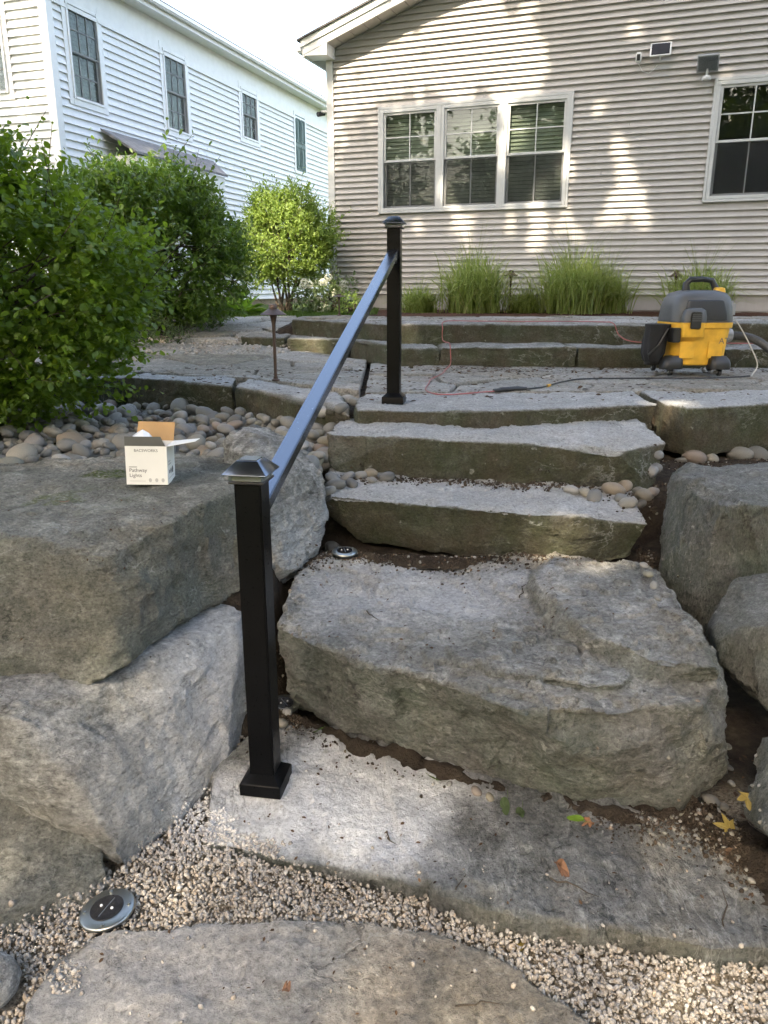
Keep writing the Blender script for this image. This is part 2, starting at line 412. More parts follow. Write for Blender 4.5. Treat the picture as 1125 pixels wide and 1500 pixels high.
M['card_brown'] = plain('brown_card', (0.46, 0.28, 0.13), 0.8, 0, 0.1)
M['card_olive'] = plain('olive_card', (0.085, 0.08, 0.06), 0.6, 0, 0.1)
M['ink'] = plain('dark_ink', (0.10, 0.10, 0.10), 0.6)
M['ink_pale'] = plain('pale_ink', (0.45, 0.45, 0.43), 0.6)
M['film'] = plain('plastic_film', (0.72, 0.75, 0.78), 0.25, 0, 0.1)
def glass_mat(name, tint=(0.75, 0.8, 0.78), refl=1.0):
    t = NT(name)
    fr = t.n('Fresnel', IOR=1.55); n = t.noise(t.co(), 1.6, 2)
    gl = t.n('BsdfGlossy', Roughness=0.015); gl.inputs['Color'].default_value = (1, 1, 1, 1)
    t.t.links.new(t.bump(n, 0.15, 0.01), gl.inputs['Normal'])
    tr = t.n('BsdfTransparent'); tr.inputs['Color'].default_value = (*tint, 1)
    f = t.math('MULTIPLY', fr.outputs[0], refl, True)
    return t.out(t.n('MixShader', i0=f, i1=tr.outputs[0], i2=gl.outputs[0]))
M['glass'] = glass_mat('window_glass', (0.70, 0.74, 0.71), 0.5)
def screen_mat():
    t = NT('insect_screen'); n = t.noise(t.co(), 3, 3)
    p = t.pbr(t.ramp(n, [(0.3, (0.03, 0.032, 0.033)), (0.7, (0.05, 0.052, 0.053))]), 0.8, 0, None, 0.2); tr = t.n('BsdfTransparent')
    return t.out(t.n('MixShader', i0=0.27, i1=tr.outputs[0], i2=p.outputs[0]))
M['screen'] = screen_mat()
M['glass_clear'] = glass_mat('clear_lens', (0.85, 0.88, 0.88), 1.2)
def solar_mat():
    t = NT('solar_cell'); n = t.noise(t.co(), 40, 3)
    return t.out(t.pbr(t.ramp(n, [(0.3, (0.006, 0.007, 0.01)), (0.7, (0.014, 0.016, 0.022))]), 0.06, 0, None, 0.8))
M['solar'] = solar_mat()
M['solar_matte'] = plain('dull_solar_cell', (0.02, 0.022, 0.03), 0.5, 0, 0.2, 60, 0.02, 0.15)

# ================================================================== THE SETTING: ground
PATIO = 0.86
TERR = 1.19
def interp(x, pts):
    return np.interp(x, [p[0] for p in pts], [p[1] for p in pts])
WALL_L = [(-6, 5.62), (-3.5, 5.72), (-2.0, 5.80), (-0.735, 5.10), (-0.20, 4.45), (0.0, 4.3)]     # front line of the patio's left edge
LOW = [(-6, 9.6), (-1.5, 8.05), (-0.34, 7.6), (0.10, 6.72), (0.16, 6.65), (3.2, 6.47), (8, 6.25)]  # front line of the lower terrace step
def patio_z(x, y):
    x = np.asarray(x, float); y = np.asarray(y, float)
    return PATIO + 0.26 * sm(6.3, 10.6, y) * sm(-0.2, -1.0, x)
def ground_z(x, y):
    x = np.asarray(x, float); y = np.asarray(y, float)
    stair = -0.03 + 0.36 * sm(2.95, 3.2, y) + 0.19 * sm(3.45, 3.72, y) + 0.17 * sm(3.95, 4.15, y) + 0.10 * sm(4.35, 4.6, y)
    left = -0.03 + 0.64 * sm(2.2, 2.95, y)
    left = left + (0.79 - left) * sm(0.10, 0.22, y - interp(x, WALL_L))
    right = -0.03 + 0.58 * sm(2.95, 3.45, y); right = right + (0.79 - right) * sm(4.55, 4.75, y)
    z = stair + (left - stair) * sm(-0.32, -0.5, x)
    z = z + (right - z) * sm(1.25, 1.45, x)
    yl = interp(x, LOW)
    ter = 0.79 + 0.17 * sm(0.12, 0.3, y - yl) + 0.17 * sm(0.62, 0.8, y - yl)
    path = 0.79 + 0.30 * sm(6.3, 10.6, y)
    back = path + (ter - path) * sm(-1.5, -0.9, x)
    z = z + (back - z) * sm(5.9, 6.2, y)
    bed = 1.13 + 0.05 * sm(9.2, 10.4, y)
    z = z + (bed - z) * sm(8.6, 9.4, y) * sm(-0.6, 0.2, x)
    z = z + (1.12 - z) * sm(10.2, 11.2, y) * sm(0.0, -0.8, x)
    return z
xs = np.concatenate([-5 - np.geomspace(0.2, 500, 26)[::-1], np.arange(-5, 6.01, 0.07), 6 + np.geomspace(0.2, 500, 26)])
ys = np.concatenate([0.4 - np.geomspace(0.2, 500, 26)[::-1], np.arange(0.4, 12.6, 0.06), 12.6 + np.geomspace(0.2, 600, 26)])
gx, gy = np.meshgrid(xs, ys)
gx, gy = gx.ravel(), gy.ravel()
near = (np.abs(gx) < 6.5) & (gy > 0) & (gy < 13)
gz = ground_z(gx, gy) + np.where(near, 0.012 * fbm(np.c_[gx * 9, gy * 9, gx * 0], 3) + 0.008 * fbm(np.c_[gx * 40, gy * 40, gx * 0], 2), 0)
nx, ny = len(xs), len(ys)
ii, jj = np.meshgrid(np.arange(nx - 1), np.arange(ny - 1)); a = (jj * nx + ii).ravel()
me = fast_mesh('ground', np.c_[gx, gy, gz], np.c_[a, a + 1, a + nx + 1, a + nx])
attr(me, 'mulch', sm(8.9, 9.3, gy) * sm(-0.4, 0.1, gx) * sm(14, 13.4, gy))
attr(me, 'grit', sm(2.2, 2.0, gy) * sm(0.3, 0.9, gy) * sm(1.6, 1.2, np.abs(gx)))
attr(me, 'lawn', np.clip(sm(10.3, 10.7, gy + 0.25 * fbm(np.c_[gx * 3, gy * 3, gx], 3)) * sm(-0.1, -0.7, gx) + sm(0.4, -1.5, gy) + sm(5.5, 8, gx) + sm(14, 15, gy), 0, 1))
ground = link('ground', me, M['ground'], None, True); tag(ground, kind='structure')

BVH = []                                                     # (tree, x0, x1, y0, y1)
def note(vs, fs):
    BVH.append((BVHTree.FromPolygons(vs, fs), min(v[0] for v in vs), max(v[0] for v in vs), min(v[1] for v in vs), max(v[1] for v in vs)))
def remember(o):
    me = o.data; w = o.matrix_basis
    note([w @ v.co for v in me.vertices], [tuple(p.vertices) for p in me.polygons])
DOWN = Vector((0, 0, -1))
def drop(x, y, top=2.2):
    best, nr = float(ground_z(x, y)), Vector((0, 0, 1))
    for b, x0, x1, y0, y1 in BVH:
        if x < x0 or x > x1 or y < y0 or y > y1: continue
        h = b.ray_cast(Vector((x, y, top)), DOWN)
        if h[0] is not None and h[0].z > best: best, nr = h[0].z, h[1]
    return best, nr
def meet(px, py, step=0.012):
    """where a sight line first meets the stones or the ground"""
    d = sight(px, py).normalized(); t = 1.0; last = None
    while t < 10:
        p = Vector((0, 0, CAM_Z)) + d * t; h, nr = drop(p.x, p.y)
        if p.z < h:
            if h - p.z > 0.05 and last is not None: return last      # ran into an upright face: stay at its foot
            return (p.x, p.y, h, nr)
        if p.z - h < 0.16: last = (p.x, p.y, h, nr)
        t += step
    return None

# ================================================================== boulders and ledge stones
def hull_bm(pts, chips, depth, seed):
    rd = random.Random(seed)
    bm = bmesh.new()
    for p in pts: bm.verts.new(p)
    r = bmesh.ops.convex_hull(bm, input=bm.verts)
    bmesh.ops.delete(bm, geom=[v for v in bm.verts if not v.link_faces], context='VERTS')
    for _ in range(chips):                      # knock flakes off the arrises
        es = [e for e in bm.edges if len(e.link_faces) == 2 and e.calc_face_angle(0) > R(35) and e.calc_length() > 0.08]
        if not es: break
        e = rd.choice(es); n = (e.link_faces[0].normal + e.link_faces[1].normal).normalized()
        j = Vector((rd.uniform(-1, 1), rd.uniform(-1, 1), rd.uniform(-1, 1))) * 0.5
        n = (n + j).normalized()
        c = e.verts[0].co.lerp(e.verts[1].co, rd.uniform(0.0, 1.0)) - n * depth * rd.uniform(0.3, 1.1)
        far = max((v.co - c).dot(n) for v in bm.verts)
        if far > depth * 1.7: continue
        g = bmesh.ops.bisect_plane(bm, geom=bm.verts[:] + bm.edges[:] + bm.faces[:], plane_co=c, plane_no=n, clear_outer=True)
        ed = [x for x in g['geom_cut'] if isinstance(x, bmesh.types.BMEdge)]
        if ed: bmesh.ops.holes_fill(bm, edges=bm.edges[:], sides=0)
        bmesh.ops.recalc_face_normals(bm, faces=bm.faces)
    return bm

def rock(name, hulls, mat, voxel=0.012, chips=8, depth=0.03, seed=0, big=0.016, flake=0.012, fine=0.005, strata=0.010, lay=0.045,
         sdir=(0.06, 0.05, 1), stain=0.7, dust=None, moss=None, parent=None, waist=0.0):
    me = bpy.data.meshes.new(name); bm = bmesh.new()
    for k, h in enumerate(hulls):
        b = hull_bm(h, chips if k == 0 else chips // 2, depth, seed * 31 + k)
        t = bpy.data.meshes.new('t'); b.to_mesh(t); b.free(); bm.from_mesh(t); bpy.data.meshes.remove(t)
    bmesh.ops.triangulate(bm, faces=bm.faces); bm.to_mesh(me); bm.free()
    tmp = bpy.data.objects.new('tmp', me); COL.objects.link(tmp)
    md = tmp.modifiers.new('r', 'REMESH'); md.mode = 'VOXEL'; md.voxel_size = voxel
    dg = bpy.context.evaluated_depsgraph_get(); dg.update()
    out = bpy.data.meshes.new_from_object(tmp.evaluated_get(dg))
    bpy.data.objects.remove(tmp); bpy.data.meshes.remove(me)
    n = len(out.vertices); co = np.zeros(n * 3, np.float32); out.vertices.foreach_get('co', co); co = co.reshape(-1, 3).astype(float)
    nr = np.zeros(n * 3, np.float32); out.vertex_normals.foreach_get('vector', nr); nr = nr.reshape(-1, 3).astype(float)
    o3 = np.array([seed * 7.7, seed * 3.1, seed * 5.3])
    q = co + o3
    sd = np.array(sdir, float); sd /= np.linalg.norm(sd)
    par = np.abs(nr @ sd)                                   # 1 on bedding planes, 0 on broken edges
    wq = q + 0.035 * np.stack([fbm(q * 5 + k * 3.7, 3) for k in range(3)], 1)
    fa = facet(wq, 0.26, seed); fb = facet(wq, 0.12, seed + 5); fc = facet(q + 0.01 * fbm(q * 20, 2)[:, None], 0.055, seed + 9); fd = facet(q, 0.026, seed + 2)
    side = 1 - par * 0.72
    d = big * 0.4 * fbm(q * 2.4, 3) + side * big * 4.2 * fa
    d += side * flake * 2.9 * fb + side * fine * 4.0 * fc
    d += (1 - par * 0.45) * fine * 1.9 * fd
    tq = q @ sd + 0.02 * fbm(q * 5, 3)
    f = tq / lay; i0 = np.floor(f).astype(int); ff = sm(0.85, 1.0, f - i0)
    lr = _tab[(i0 * 97 + seed * 13) & 4095] * (1 - ff) + _tab[((i0 + 1) * 97 + seed * 13) & 4095] * ff
    d += (1 - par) * strata * (lr * 2 - 1) * sm(-0.1, 0.3, fbm(q * 2.1 + 5, 3))
    tn = fbm(q * np.array([3.0, 3.0, 6.0]), 7, 0.62) * 4.0     # cleaved flakes on the bedding, ragged steps
    ti = np.floor(tn); tt = ti + sm(0.86, 1.0, tn - ti)
    d += par * flake * tt * 0.8
    d += fine * 1.1 * fbm(q * 24, 5, 0.66) + fine * 0.6 * fbm(q * 85, 3, 0.7)
    co2 = co + nr * d[:, None]
    org = np.array([co2[:, 0].mean(), co2[:, 1].mean(), co2[:, 2].min()])
    out.vertices.foreach_set('co', (co2 - org).astype(np.float32).ravel()); out.update()
    attr(out, 'stain', np.clip((1 - np.clip(nr[:, 2], 0, 1)) ** 0.8 * stain + 0.18 * stain + 0.22 * fbm(q * 4, 3), 0, 1))  # grows as faces turn from upward: staining with sky shade put into the colour
    attr(out, 'dust', dust(co2, nr) if dust else np.zeros(n))
    attr(out, 'moss', moss(co2, nr) if moss else np.zeros(n))
    o = link(name, out, mat, parent, True); o.location = org; out.set_sharp_from_angle(angle=R(38))
    remember(o)
    return o

def soil_strip(name, mid, wid, hgt, seed):
    n = len(mid); vs, fs = [], []; K = 9
    pts = []
    for i in range(n - 1):
        for k in range(14): pts.append(mid[i].lerp(mid[i + 1], k / 14))
    for i, p in enumerate(pts):
        q = pts[min(i + 1, len(pts) - 1)] - pts[max(i - 1, 0)]; s_ = Vector((q.y, -q.x, 0)).normalized()
        for k in range(K):
            t = k / (K - 1) * 2 - 1; x = p + s_ * t * wid * (1 + .35 * fbm(np.array([[p.x * 6, p.y * 6, seed]]), 3)[0])
            h = hgt * (1 - abs(t) ** 1.6) * (1 + 1.5 * fbm(np.array([[x.x * 22, x.y * 22, seed + .5]]), 4)[0]) - .015 + .012 * fbm(np.array([[x.x * 50, x.y * 50, 2.2]]), 2)[0]
            vs.append((x.x, x.y, p.z + h))
    for i in range(len(pts) - 1):
        for k in range(K - 1): fs.append((i * K + k, i * K + k + 1, (i + 1) * K + k + 1, (i + 1) * K + k))
    o = raw(name, vs, fs, M['ground'], None, True); tag(o, kind='structure'); remember(o); return o
def slab_pts(top, zb, inset=0.02):
    c = sum(top, Vector()) / len(top)
    return top + [Vector((p.x + (c.x - p.x) * inset, p.y + (c.y - p.y) * inset, zb if not hasattr(zb, '__call__') else zb(p))) for p in top]
def xyz(*a): return Vector(a)
def blob(c, r, soft=0.6):
    """soft round patch in plan, noisy edge"""
    def fn(co, nr):
        d = np.sqrt(((co[:, 0] - c[0]) / r[0]) ** 2 + ((co[:, 1] - c[1]) / r[1]) ** 2) + 0.35 * fbm(co * 6, 4)
        return sm(1.0, 1.0 - soft, d)
    return fn
def up(fn, p=1.0):
    return lambda co, nr: fn(co, nr) * np.clip(nr[:, 2], 0, 1) ** p

# --- broad lower slab that carries the near post
s1top = [U(300, 1236, .05), U(318, 1130, .055), U(400, 1052, .06), U(560, 1080, .06), U(880, 1165, .06), U(1010, 1215, .055), U(1112, 1300, .05), U(1135, 1375, .045)]
slabA = [U(292, 1232, .008), U(322, 1120, .045), U(405, 1048, .055), U(700, 1100, .055), U(660, 1290, .045), U(610, 1290, .036), U(560, 1272, .022), U(420, 1250, .010)]
slabB = [U(560, 1080, .064), U(880, 1163, .062), U(1015, 1215, .058), U(1112, 1300, .052), U(1140, 1385, .045), U(1060, 1392, .05), U(900, 1348, .055), U(740, 1330, .055), U(640, 1297, .055), U(590, 1240, .057)]
d1 = blob((U(500, 1160, .06).x, U(500, 1160, .06).y), (0.52, 0.36), 0.45)
d1b = blob((U(380, 1190, .06).x, U(380, 1190, .06).y), (0.30, 0.22), 0.6)
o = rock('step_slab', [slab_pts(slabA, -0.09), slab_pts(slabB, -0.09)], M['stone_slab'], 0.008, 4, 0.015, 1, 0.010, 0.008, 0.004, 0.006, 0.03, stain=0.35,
         dust=lambda co, nr: np.clip(np.maximum(d1(co, nr), d1b(co, nr) * 0.9), 0, 1) * np.clip(nr[:, 2] * 1.4 - 0.2, 0, 1) * 0.95)
tag(o, 'low flat stone slab under the near black post, dusted white at its left end', 'stone slab')

# --- massive second step
T = 0.39
s2 = [U(404, 918, T - .01), U(470, 950, T), U(600, 985, T), U(690, 1012, T), U(760, 1040, T - .005), U(900, 1045, T - .01), U(1058, 1022, T - .02), U(1010, 905, T), U(945, 835, T), U(800, 815, T), U(480, 812, T - .01), U(432, 850, T - .01)]
s2b = [U(420, 1052, .03), U(560, 1090, .03), U(720, 1150, .02), U(850, 1180, .02), U(1000, 1196, .02), U(1050, 1140, .03), xyz(0.98, 3.0, 0.03), xyz(-0.25, 3.1, 0.03)]
lump = [U(782, 848, .455), U(812, 816, .45), U(930, 824, .45), U(985, 880, .465), U(1045, 975, .445), U(960, 965, .455), U(850, 920, .46),
        U(765, 880, .36), U(800, 812, .33), U(955, 835, .33), U(1066, 1005, .34), U(930, 1010, .36), U(800, 950, .36)]
notch = [U(640, 975, .40), U(700, 990, .415), U(820, 1010, .41), U(930, 1000, .41), U(780, 930, .40), U(690, 930, .395), U(660, 1000, .30), U(900, 1040, .30), U(860, 900, .33), U(640, 920, .33)]
d2 = blob((0.1, 2.75), (0.7, 0.55), 0.8)
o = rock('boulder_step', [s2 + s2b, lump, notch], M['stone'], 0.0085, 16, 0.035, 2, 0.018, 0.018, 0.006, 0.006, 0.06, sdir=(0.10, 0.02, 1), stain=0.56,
         dust=lambda co, nr: 0.42 * d2(co, nr) * np.clip(nr[:, 2] * 2 - 1, 0, 1))
tag(o, 'massive grey boulder step with a raised hump on its right, below the ledge steps', 'boulder')

soil_strip('soil', [U(395, 1040, .055), U(470, 1072, .055), U(600, 1112, .055), U(720, 1150, .055), U(850, 1182, .055), U(960, 1205, .050)], 0.055, 0.028, 1)
soil_strip('soil', [U(900, 1172, .02), U(1010, 1195, .02), U(1075, 1235, .02), U(1125, 1290, .02), U(1160, 1370, .02)], 0.12, 0.055, 3)
soil_strip('soil', [U(430, 842, .36), U(470, 815, .38), U(600, 822, .38), U(760, 822, .37), U(800, 818, .36)], 0.06, 0.03, 2)
# --- two quarried ledge steps above it
s3 = [U(482, 728, .60), U(560, 735, .60), U(700, 742, .59), U(830, 757, .57), U(952, 768, .535)]
s3 = s3 + [xyz(1.24, 3.86, .545), xyz(-0.28, 3.92, .60)]
s3b = [xyz(-0.10, 3.40, .36), xyz(0.35, 3.24, .34), xyz(0.9, 3.17, .34), xyz(1.10, 3.18, .36), xyz(-0.29, 3.46, .50), xyz(1.15, 3.75, .36), xyz(-0.2, 3.85, .38)]
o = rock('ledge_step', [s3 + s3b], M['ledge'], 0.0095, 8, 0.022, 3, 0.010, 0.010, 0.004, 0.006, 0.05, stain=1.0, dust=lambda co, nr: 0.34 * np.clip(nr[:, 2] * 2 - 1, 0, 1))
tag(o, 'lower quarried ledge step with a rounded lower left corner, olive stained front', 'stone step')
s4 = [U(478, 634, .78), U(600, 642, .78), U(720, 646, .775), U(862, 654, .765), U(905, 662, .745), U(978, 648, .735)]
s4 = s4 + [xyz(1.46, 4.42, .77), xyz(-0.24, 4.50, .78)]
s4b = [V(484, 685, 3.86), V(500, 694, 3.84), V(700, 718, 3.78), V(850, 738, 3.70), V(955, 722, 3.74), xyz(1.44, 4.3, .55), xyz(-.22, 4.35, .58)]
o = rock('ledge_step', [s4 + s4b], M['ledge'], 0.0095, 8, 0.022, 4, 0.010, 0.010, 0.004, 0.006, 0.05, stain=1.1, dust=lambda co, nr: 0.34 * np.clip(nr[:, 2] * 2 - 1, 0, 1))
tag(o, 'upper quarried ledge step with mossy front and a chipped right end', 'stone step')
# --- patio edge stones over the steps
def front_stone(top, zb, back, lab, seed, mat='ledge', name='edge_stone', **k):
    fr = [Vector(p) for p in top]
    pts = fr + [Vector(p) for p in back] + [Vector((p.x, p.y + 0.015, zb)) for p in fr] + [Vector((p[0], p[1], zb)) for p in back]
    o = rock(name, [pts], M[mat], k.pop('voxel', 0.014), 7, 0.02, seed, 0.009, 0.007, 0.003, 0.006, 0.05, stain=k.pop('stain', 1.0), dust=lambda co, nr: 0.28 * np.clip(nr[:, 2] * 2 - 1, 0, 1), **k)
    return tag(o, lab, 'stone ledge')
front_stone([U(522, 600, PATIO), U(700, 602, PATIO), U(850, 598, PATIO), U(967, 592, PATIO)], 0.66, [(1.60, 4.98, PATIO), (-0.17, 4.86, PATIO)], 'long patio edge stone that carries the far black post', 5)
front_stone([U(974, 592, PATIO - .01), U(1010, 598, PATIO), U(1125, 592, PATIO), xyz(3.3, 4.75, PATIO)], 0.58, [(3.3, 5.15, PATIO), (1.66, 5.0, PATIO)], 'patio edge stone right of the gap, above the two yellowish pebbles', 6)
front_stone([U(512, 602, PATIO - .02), U(470, 588, PATIO), xyz(-0.735, 5.10, PATIO), xyz(-1.02, 5.27, PATIO)], 0.60, [(-1.0, 5.75, PATIO), (-0.3, 5.0, PATIO)], 'patio edge stone left of the far post, behind the sloping rail', 7, stain=0.9)
front_stone([xyz(-1.04, 5.29, PATIO), xyz(-1.5, 5.55, PATIO + .01), xyz(-1.93, 5.78, PATIO + .01)], 0.58, [(-1.9, 6.2, PATIO), (-1.1, 5.8, PATIO)], 'patio edge stone behind the pebbles and right of the shrub', 8)
front_stone([xyz(-1.96, 5.80, PATIO), xyz(-2.6, 5.78, PATIO), xyz(-3.4, 5.70, PATIO)], 0.58, [(-3.4, 6.2, PATIO), (-1.95, 6.2, PATIO)], 'shaded patio edge stone half hidden by the near shrub', 9, mat='stone_dark')

# --- boulders left of the steps
A = 0.77
aR = [U(300, 735, A - .02), U(388, 692, A - .05), U(385, 672, A - .05), U(392, 840, .42), U(300, 895, .39), U(380, 760, .62), xyz(-.62, 3.3, .7), xyz(-.62, 3.3, .4), U(250, 720, A - .03)]
aH = [U(352, 690, A), U(368, 712, A - .04), U(350, 720, A - .03), U(300, 735, A - .005), U(165, 788, A - .01), U(140, 812, A - .05), U(0, 800, A - .04), xyz(-2.3, 2.25, A), xyz(-2.3, 3.2, A - .02), U(0, 690, A), U(150, 672, A - .02), U(215, 664, A - .03), U(330, 668, A - .03)]
aB = [U(378, 850, .38), U(372, 800, .5), U(250, 945, .37), U(165, 1015, .36), U(125, 1005, .36), U(0, 1003, .36), xyz(-2.3, 2.15, .34), xyz(-2.2, 3.1, .3), xyz(-0.70, 3.15, .36)]
ma = blob((U(165, 690, A).x, U(165, 690, A).y), (0.16, 0.11), 0.5); mb_ = blob((U(60, 730, A).x, U(60, 730, A).y), (0.5, 0.3), 1.0)
o = rock('boulder', [aH + aB, aR], M['stone_mossy'], 0.0095, 9, 0.035, 10, 0.013, 0.010, 0.0045, 0.010, 0.07, sdir=(-0.15, 0.1, 1), stain=0.55,
         moss=lambda co, nr: np.clip(ma(co, nr) + 0.7 * mb_(co, nr) * (fbm(co * 9, 3) > 0.1), 0, 1) * np.clip(nr[:, 2] * 2 - .8, 0, 1))
tag(o, 'huge blocky boulder at left with the white carton standing on its mossy top', 'boulder')
bH = [U(0, 1030, .40), U(0, 1098, .30), U(60, 1112, .285), U(105, 1132, .255), U(140, 1165, .19), U(170, 1250, .06), U(188, 1280, -.01), U(205, 1262, -.01), U(330, 1120, .03), U(372, 1010, .08),
      U(260, 1010, .29), U(357, 900, .37), U(120, 1015, .38), xyz(-1.9, 2.1, .40), xyz(-2.0, 3.0, .35), xyz(-0.52, 2.95, .38), xyz(-0.44, 2.75, .1)]
bB = [xyz(-1.8, 2.3, .22), xyz(-1.05, 2.12, .18), xyz(-0.86, 2.0, .10), xyz(-0.70, 1.80, -.05), xyz(-1.7, 2.9, -.05), xyz(-0.5, 2.8, -.05), xyz(-0.52, 2.2, -.05)]
def dB(co, nr):
    m = sm(-0.86, -0.56, co[:, 0] + 0.10 * (co[:, 1] - 2.0) + 0.09 * fbm(co * 5, 3))
    return np.clip(m * (0.62 + 0.3 * fbm(co * 11, 4)), 0, 0.9) * sm(0.5, 0.3, co[:, 2])
o = rock('boulder', [bH + bB], M['stone_pale'], 0.009, 8, 0.025, 11, 0.008, 0.008, 0.0035, 0.012, 0.05, sdir=(0.35, -0.25, 1), stain=0.3, dust=dB)
tag(o, 'wedge shaped boulder under the huge one, its right side smeared with white dust', 'boulder')
dH = [U(0, 1146, .165), U(50, 1160, .155), U(100, 1190, .12), U(150, 1230, .065), U(158, 1290, .02), U(90, 1330, .01), U(0, 1385, .015), xyz(-1.5, 1.5, .05), xyz(-1.5, 2.0, .17)]
dB_ = [xyz(-1.5, 1.5, -.1), xyz(-0.72, 1.72, -.1), xyz(-0.9, 1.5, -.1), xyz(-1.4, 2.0, -.1), xyz(-0.85, 1.85, -.1)]
o = rock('boulder', [dH + dB_], M['stone_mossy'], 0.010, 8, 0.02, 12, 0.012, 0.010, 0.004, 0.006, 0.04, sdir=(0.3, -0.2, 1), stain=0.25)
tag(o, 'smooth grey sloping stone at the lower left behind the big ground light', 'boulder')
eH = [V(362, 618, 3.46), V(325, 645, 3.40), V(350, 628, 3.50), V(420, 632, 3.55), V(372, 628, 3.42), V(395, 640, 3.40), V(328, 658, 3.35), V(352, 690, 3.15), V(440, 660, 3.45), V(472, 692, 3.35), V(482, 740, 3.30), V(478, 795, 3.14), V(445, 832, 2.95), V(415, 838, 2.86), V(398, 820, 2.84), V(392, 760, 2.86), V(385, 700, 2.95),
      xyz(-0.75, 3.55, .45), xyz(-0.35, 3.6, .4), xyz(-0.6, 2.95, .3), xyz(-0.33, 3.1, .3)]
o = rock('boulder', [eH], M['stone_pale'], 0.011, 3, 0.03, 13, 0.02, 0.014, 0.006, 0.014, 0.04, sdir=(0.8, -0.3, 0.5), stain=0.28, dust=lambda co, nr: 0.35 * sm(0.72, 0.5, co[:, 2] + 0.1 * fbm(co * 5, 3)))
tag(o, 'pale veined boulder behind the near post, left of the ledge steps', 'boulder')
# --- boulders right of the steps
cH = [U(976, 692, .70), U(990, 682, .70), U(1050, 742, .70), U(1125, 745, .69), xyz(2.4, 2.85, .70), xyz(2.6, 3.6, .70), U(1125, 678, .71), U(1010, 684, .71)]
cB = [V(963, 830, 3.16), V(1000, 880, 3.02), V(1052, 940, 2.86), xyz(1.25, 2.86, .05), xyz(2.4, 2.8, .05), xyz(2.5, 3.6, .1), xyz(1.35, 3.5, .2)]
cL = [U(972, 692, .69), V(960, 835, 3.14), V(998, 888, 3.0), V(1046, 948, 2.84), U(1046, 742, .69), xyz(1.6, 3.4, .66), xyz(1.6, 3.4, .1), xyz(1.5, 2.9, .1), xyz(1.5, 2.95, .66), V(966, 760, 3.3)]
o = rock('boulder', [cH + cB, cL], M['stone_dark'], 0.011, 8, 0.03, 14, 0.011, 0.009, 0.004, 0.014, 0.06, sdir=(0.9, 0.2, 0.35), stain=0.6)
tag(o, 'tall dark squarish boulder flanking the ledge steps on the right', 'boulder')
c2 = [V(1058, 862, 2.62), V(1085, 845, 2.7), V(1140, 838, 2.7), V(1050, 890, 2.50), V(1046, 930, 2.42), V(1062, 975, 2.36), V(1085, 1000, 2.3), V(1130, 1040, 2.25), xyz(1.8, 2.3, .42), xyz(1.8, 2.75, .5), xyz(1.25, 2.75, .2), xyz(1.8, 2.3, .15), V(1100, 880, 2.42), V(1140, 900, 2.32)]
o = rock('boulder', [c2], M['stone_dark'], 0.011, 8, 0.03, 15, 0.012, 0.010, 0.004, 0.010, 0.05, stain=0.5)
tag(o, 'dark boulder wedged over the black gap at the right edge', 'boulder')
c3 = [V(1140, 1060, 1.86), V(1165, 1030, 1.9), V(1122, 1110, 1.78), V(1116, 1165, 1.70), V(1124, 1215, 1.62), V(1150, 1245, 1.56), xyz(1.4, 1.5, 0), xyz(1.5, 2.1, 0), xyz(1.5, 2.1, .36), xyz(1.15, 2.05, 0), xyz(1.4, 1.55, .3)]
o = rock('boulder', [c3], M['stone_dark'], 0.010, 8, 0.02, 16, 0.014, 0.010, 0.004, 0.008, 0.05, stain=0.5)
tag(o, 'lowest dark boulder at the right edge beside the yellow maple leaves', 'boulder')
# --- foreground flagstone, loose round stone
fH = [U(50, 1432, .036), U(80, 1395, .036), U(148, 1364, .036), U(335, 1350, .034), U(450, 1346, .035), U(545, 1350, .035), U(655, 1368, .034), U(740, 1408, .034), U(815, 1455, .034), U(885, 1508, .034), xyz(0.40, 0.95, .034), xyz(-.1, 0.75, .034), xyz(-.6, 0.9, .034), xyz(-0.76, 1.2, .034)]
o = rock('flagstone', [slab_pts(fH, -0.07)], M['flag'], 0.009, 6, 0.010, 17, 0.006, 0.008, 0.0035, 0.004, 0.03, stain=0.08, dust=lambda co, nr: 0.35 * sm(0.2, -0.5, co[:, 0] + 0.2 * fbm(co * 5, 3)))
tag(o, 'big flat flagstone lying in the gravel at the bottom of the picture', 'flagstone')
o = rock('round_stone', [[xyz(-.90 + .10 * math.cos(t) * math.cos(s), 1.335 + .085 * math.sin(t) * math.cos(s), .03 + .05 * math.sin(s)) for t in np.linspace(0, 6.28, 16) for s in (-1.2, -.8, -.4, 0, .4, .8, 1.2)]], M['stone_pale'], 0.006, 0, 0.01, 18, 0.004, 0.0, 0.001, 0.0, stain=0.0)
tag(o, 'smooth pale rounded stone at the lower left edge of the gravel', 'stone')

# ================================================================== terrace steps behind the patio: single squared stones
def course(name, lab, line, z0, z1, cuts, seed, dep=0.62):
    root = empty(name, (line(cuts[0]) and cuts[0], line(cuts[0]), z0)); bpy.context.view_layer.update()
    tag(root, lab, 'stone step')
    for k in range(len(cuts) - 1):
        xa, xb = cuts[k] + 0.008, cuts[k + 1] - 0.008
        ya, yb = line(xa), line(xb); rd = random.Random(seed + k); dz = rd.uniform(-.012, .012); dy = rd.uniform(-.02, .02)
        pts = [xyz(x, y + dy + e, z) for x, y in ((xa, ya), (xb, yb)) for e, z in ((0, z1 + dz), (0.02, z0 - .06), (dep, z1 + dz), (dep, z0 - .06))]
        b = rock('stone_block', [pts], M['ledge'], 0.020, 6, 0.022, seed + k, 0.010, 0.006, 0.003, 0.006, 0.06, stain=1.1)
        w = b.location.copy(); b.parent = root; b.location = w - root.location
    return root
low = lambda x: float(interp(x, LOW))
